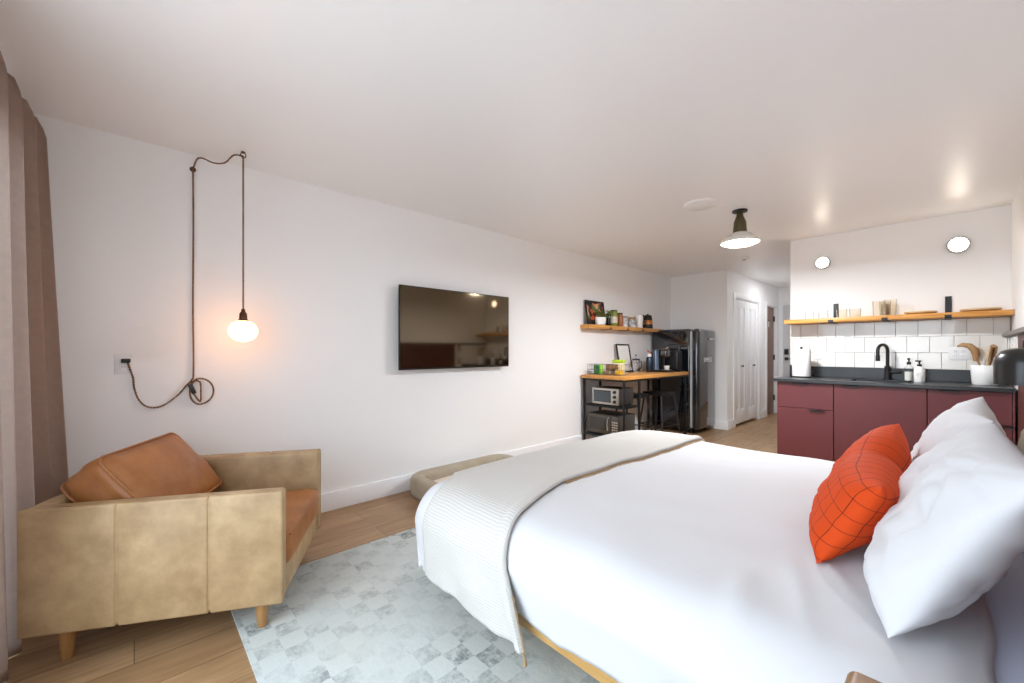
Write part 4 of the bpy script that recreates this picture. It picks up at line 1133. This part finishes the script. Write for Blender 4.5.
# bedside dome lamp and nightstand
bl = thing('bedside_lamp', 'black dome wall lamp beyond the pillows', 'wall lamp', (.225, 3.0, 1.06))
MB().lathe([(.094, 0), (.094, .1), (.088, .13), (.07, .155), (.04, .168), (0, .171), (0, .168), (.038, .164), (.067, .151), (.085, .127), (.091, .1), (.091, 0), (.094, 0)], n=48).build('shade', mat('satin black', (24, 24, 25), .3), bl)
MB().tube([(0, 0, .165), (0, 0, .2), (.03, 0, .22), (.085, 0, .22)], .007, 8).cyl((.072, 0, .22), (.0895, 0, .22), .04).build('arm', M_black, bl)
MB().sphere((0, 0, .06), .035, 16).cyl((0, 0, .08), (0, 0, .16), .016).build('lamp_bulb', M_white, bl)
ns_ = thing('nightstand', 'small brown wooden nightstand at the near side of bed', 'nightstand', (.106, .752, .03))
MB().box(-.235, -.2, .58, .22, .2, .62, .016, 4).build('top', M_nights, ns_)
MB().box(-.2, -.17, .32, .2, .17, .58, .006).build('drawer_box', M_nights, ns_)
MB().box(-.19, -.185, .34, .19, -.168, .56, .004).cyl((0, -.185, .45), (0, -.205, .45), .014).build('drawer', M_nights, ns_)
for sx in (-1, 1):
    for sy in (-1, 1): MB().cyl((sx*.18, sy*.15, -.018), (sx*.17, sy*.14, .33), .016, .022, 12).build('leg', M_nights, ns_)

# ------------------------------------------------------------------ light
def area(name, loc, rot, sx, sy, power, col):
    l = bpy.data.lights.new(name, 'AREA'); l.shape = 'RECTANGLE'; l.size = sx; l.size_y = sy; l.energy = power; l.color = col
    o = bpy.data.objects.new(name, l); link(o); o.location = loc; o.rotation_euler = rot; return o
def point(name, loc, power, col, r=.05):
    l = bpy.data.lights.new(name, 'POINT'); l.energy = power; l.color = col; l.shadow_soft_size = r
    o = bpy.data.objects.new(name, l); link(o); o.location = loc; return o
area('daylight', ((WX0+WX1)/2, YW-1.6, 2.1), (PI/2-math.radians(22), 0, 0), 3.4, 2.6, 70, (.80, .91, 1.0))
dl_ = area('ceiling_lamp_light', (-1.265, 3.89, 2.122), (0, 0, 0), .14, .14, 64, (.92, .955, 1.0)); dl_.data.shape = 'DISK'
hl_ = area('hall_fill', (-1.75, 7.9, 2.42), (0, 0, 0), .3, .3, 8, (.98, .98, 1)); hl_.data.shape = 'DISK'  # added light to brighten the hall, no fixture belongs to it

wd = bpy.data.worlds.new('sky'); S.world = wd; wd.use_nodes = True
bg = wd.node_tree.nodes['Background']
_N = wd.node_tree.nodes; _K = wd.node_tree.links
_tc = _N.new('ShaderNodeTexCoord'); _sx = _N.new('ShaderNodeSeparateXYZ'); _rp = _N.new('ShaderNodeValToRGB')
_K.new(_tc.outputs['Generated'], _sx.inputs['Vector']); _mr = _N.new('ShaderNodeMapRange'); _mr.inputs['From Min'].default_value = -1
_K.new(_sx.outputs['Z'], _mr.inputs['Value']); _K.new(_mr.outputs['Result'], _rp.inputs['Fac']); _K.new(_rp.outputs['Color'], bg.inputs['Color'])
_rp.color_ramp.elements[0].position = .47; _rp.color_ramp.elements[0].color = (.53, .56, .60, 1)   # unseen ground half of the world, dimmed to calm the ceiling near the window
_rp.color_ramp.elements[1].position = .53; _rp.color_ramp.elements[1].color = (.74, .87, 1, 1)
bg.inputs['Strength'].default_value = 4.8

# ------------------------------------------------------------------ camera
cam = bpy.data.cameras.new('camera'); co = bpy.data.objects.new('camera', cam); link(co)
co.location = (0, 0, 1.22); co.rotation_euler = (PI/2, 0, math.radians(47.2))
cam.sensor_width = 36; cam.lens = 36*408/1024; cam.shift_y = 8.5/1024; cam.clip_start = .02
S.camera = co
S.view_settings.view_transform = 'Standard'; S.view_settings.look = 'None'
S.view_settings.exposure = .14; S.view_settings.gamma = 1; S.view_settings.use_curve_mapping = False
S.cycles.max_bounces = 12; S.cycles.diffuse_bounces = 8; S.cycles.glossy_bounces = 5; S.cycles.transmission_bounces = 8; S.cycles.transparent_max_bounces = 12
S.cycles.use_denoising = True; S.cycles.caustics_reflective = False; S.cycles.caustics_refractive = False
S.cycles.sample_clamp_indirect = 8
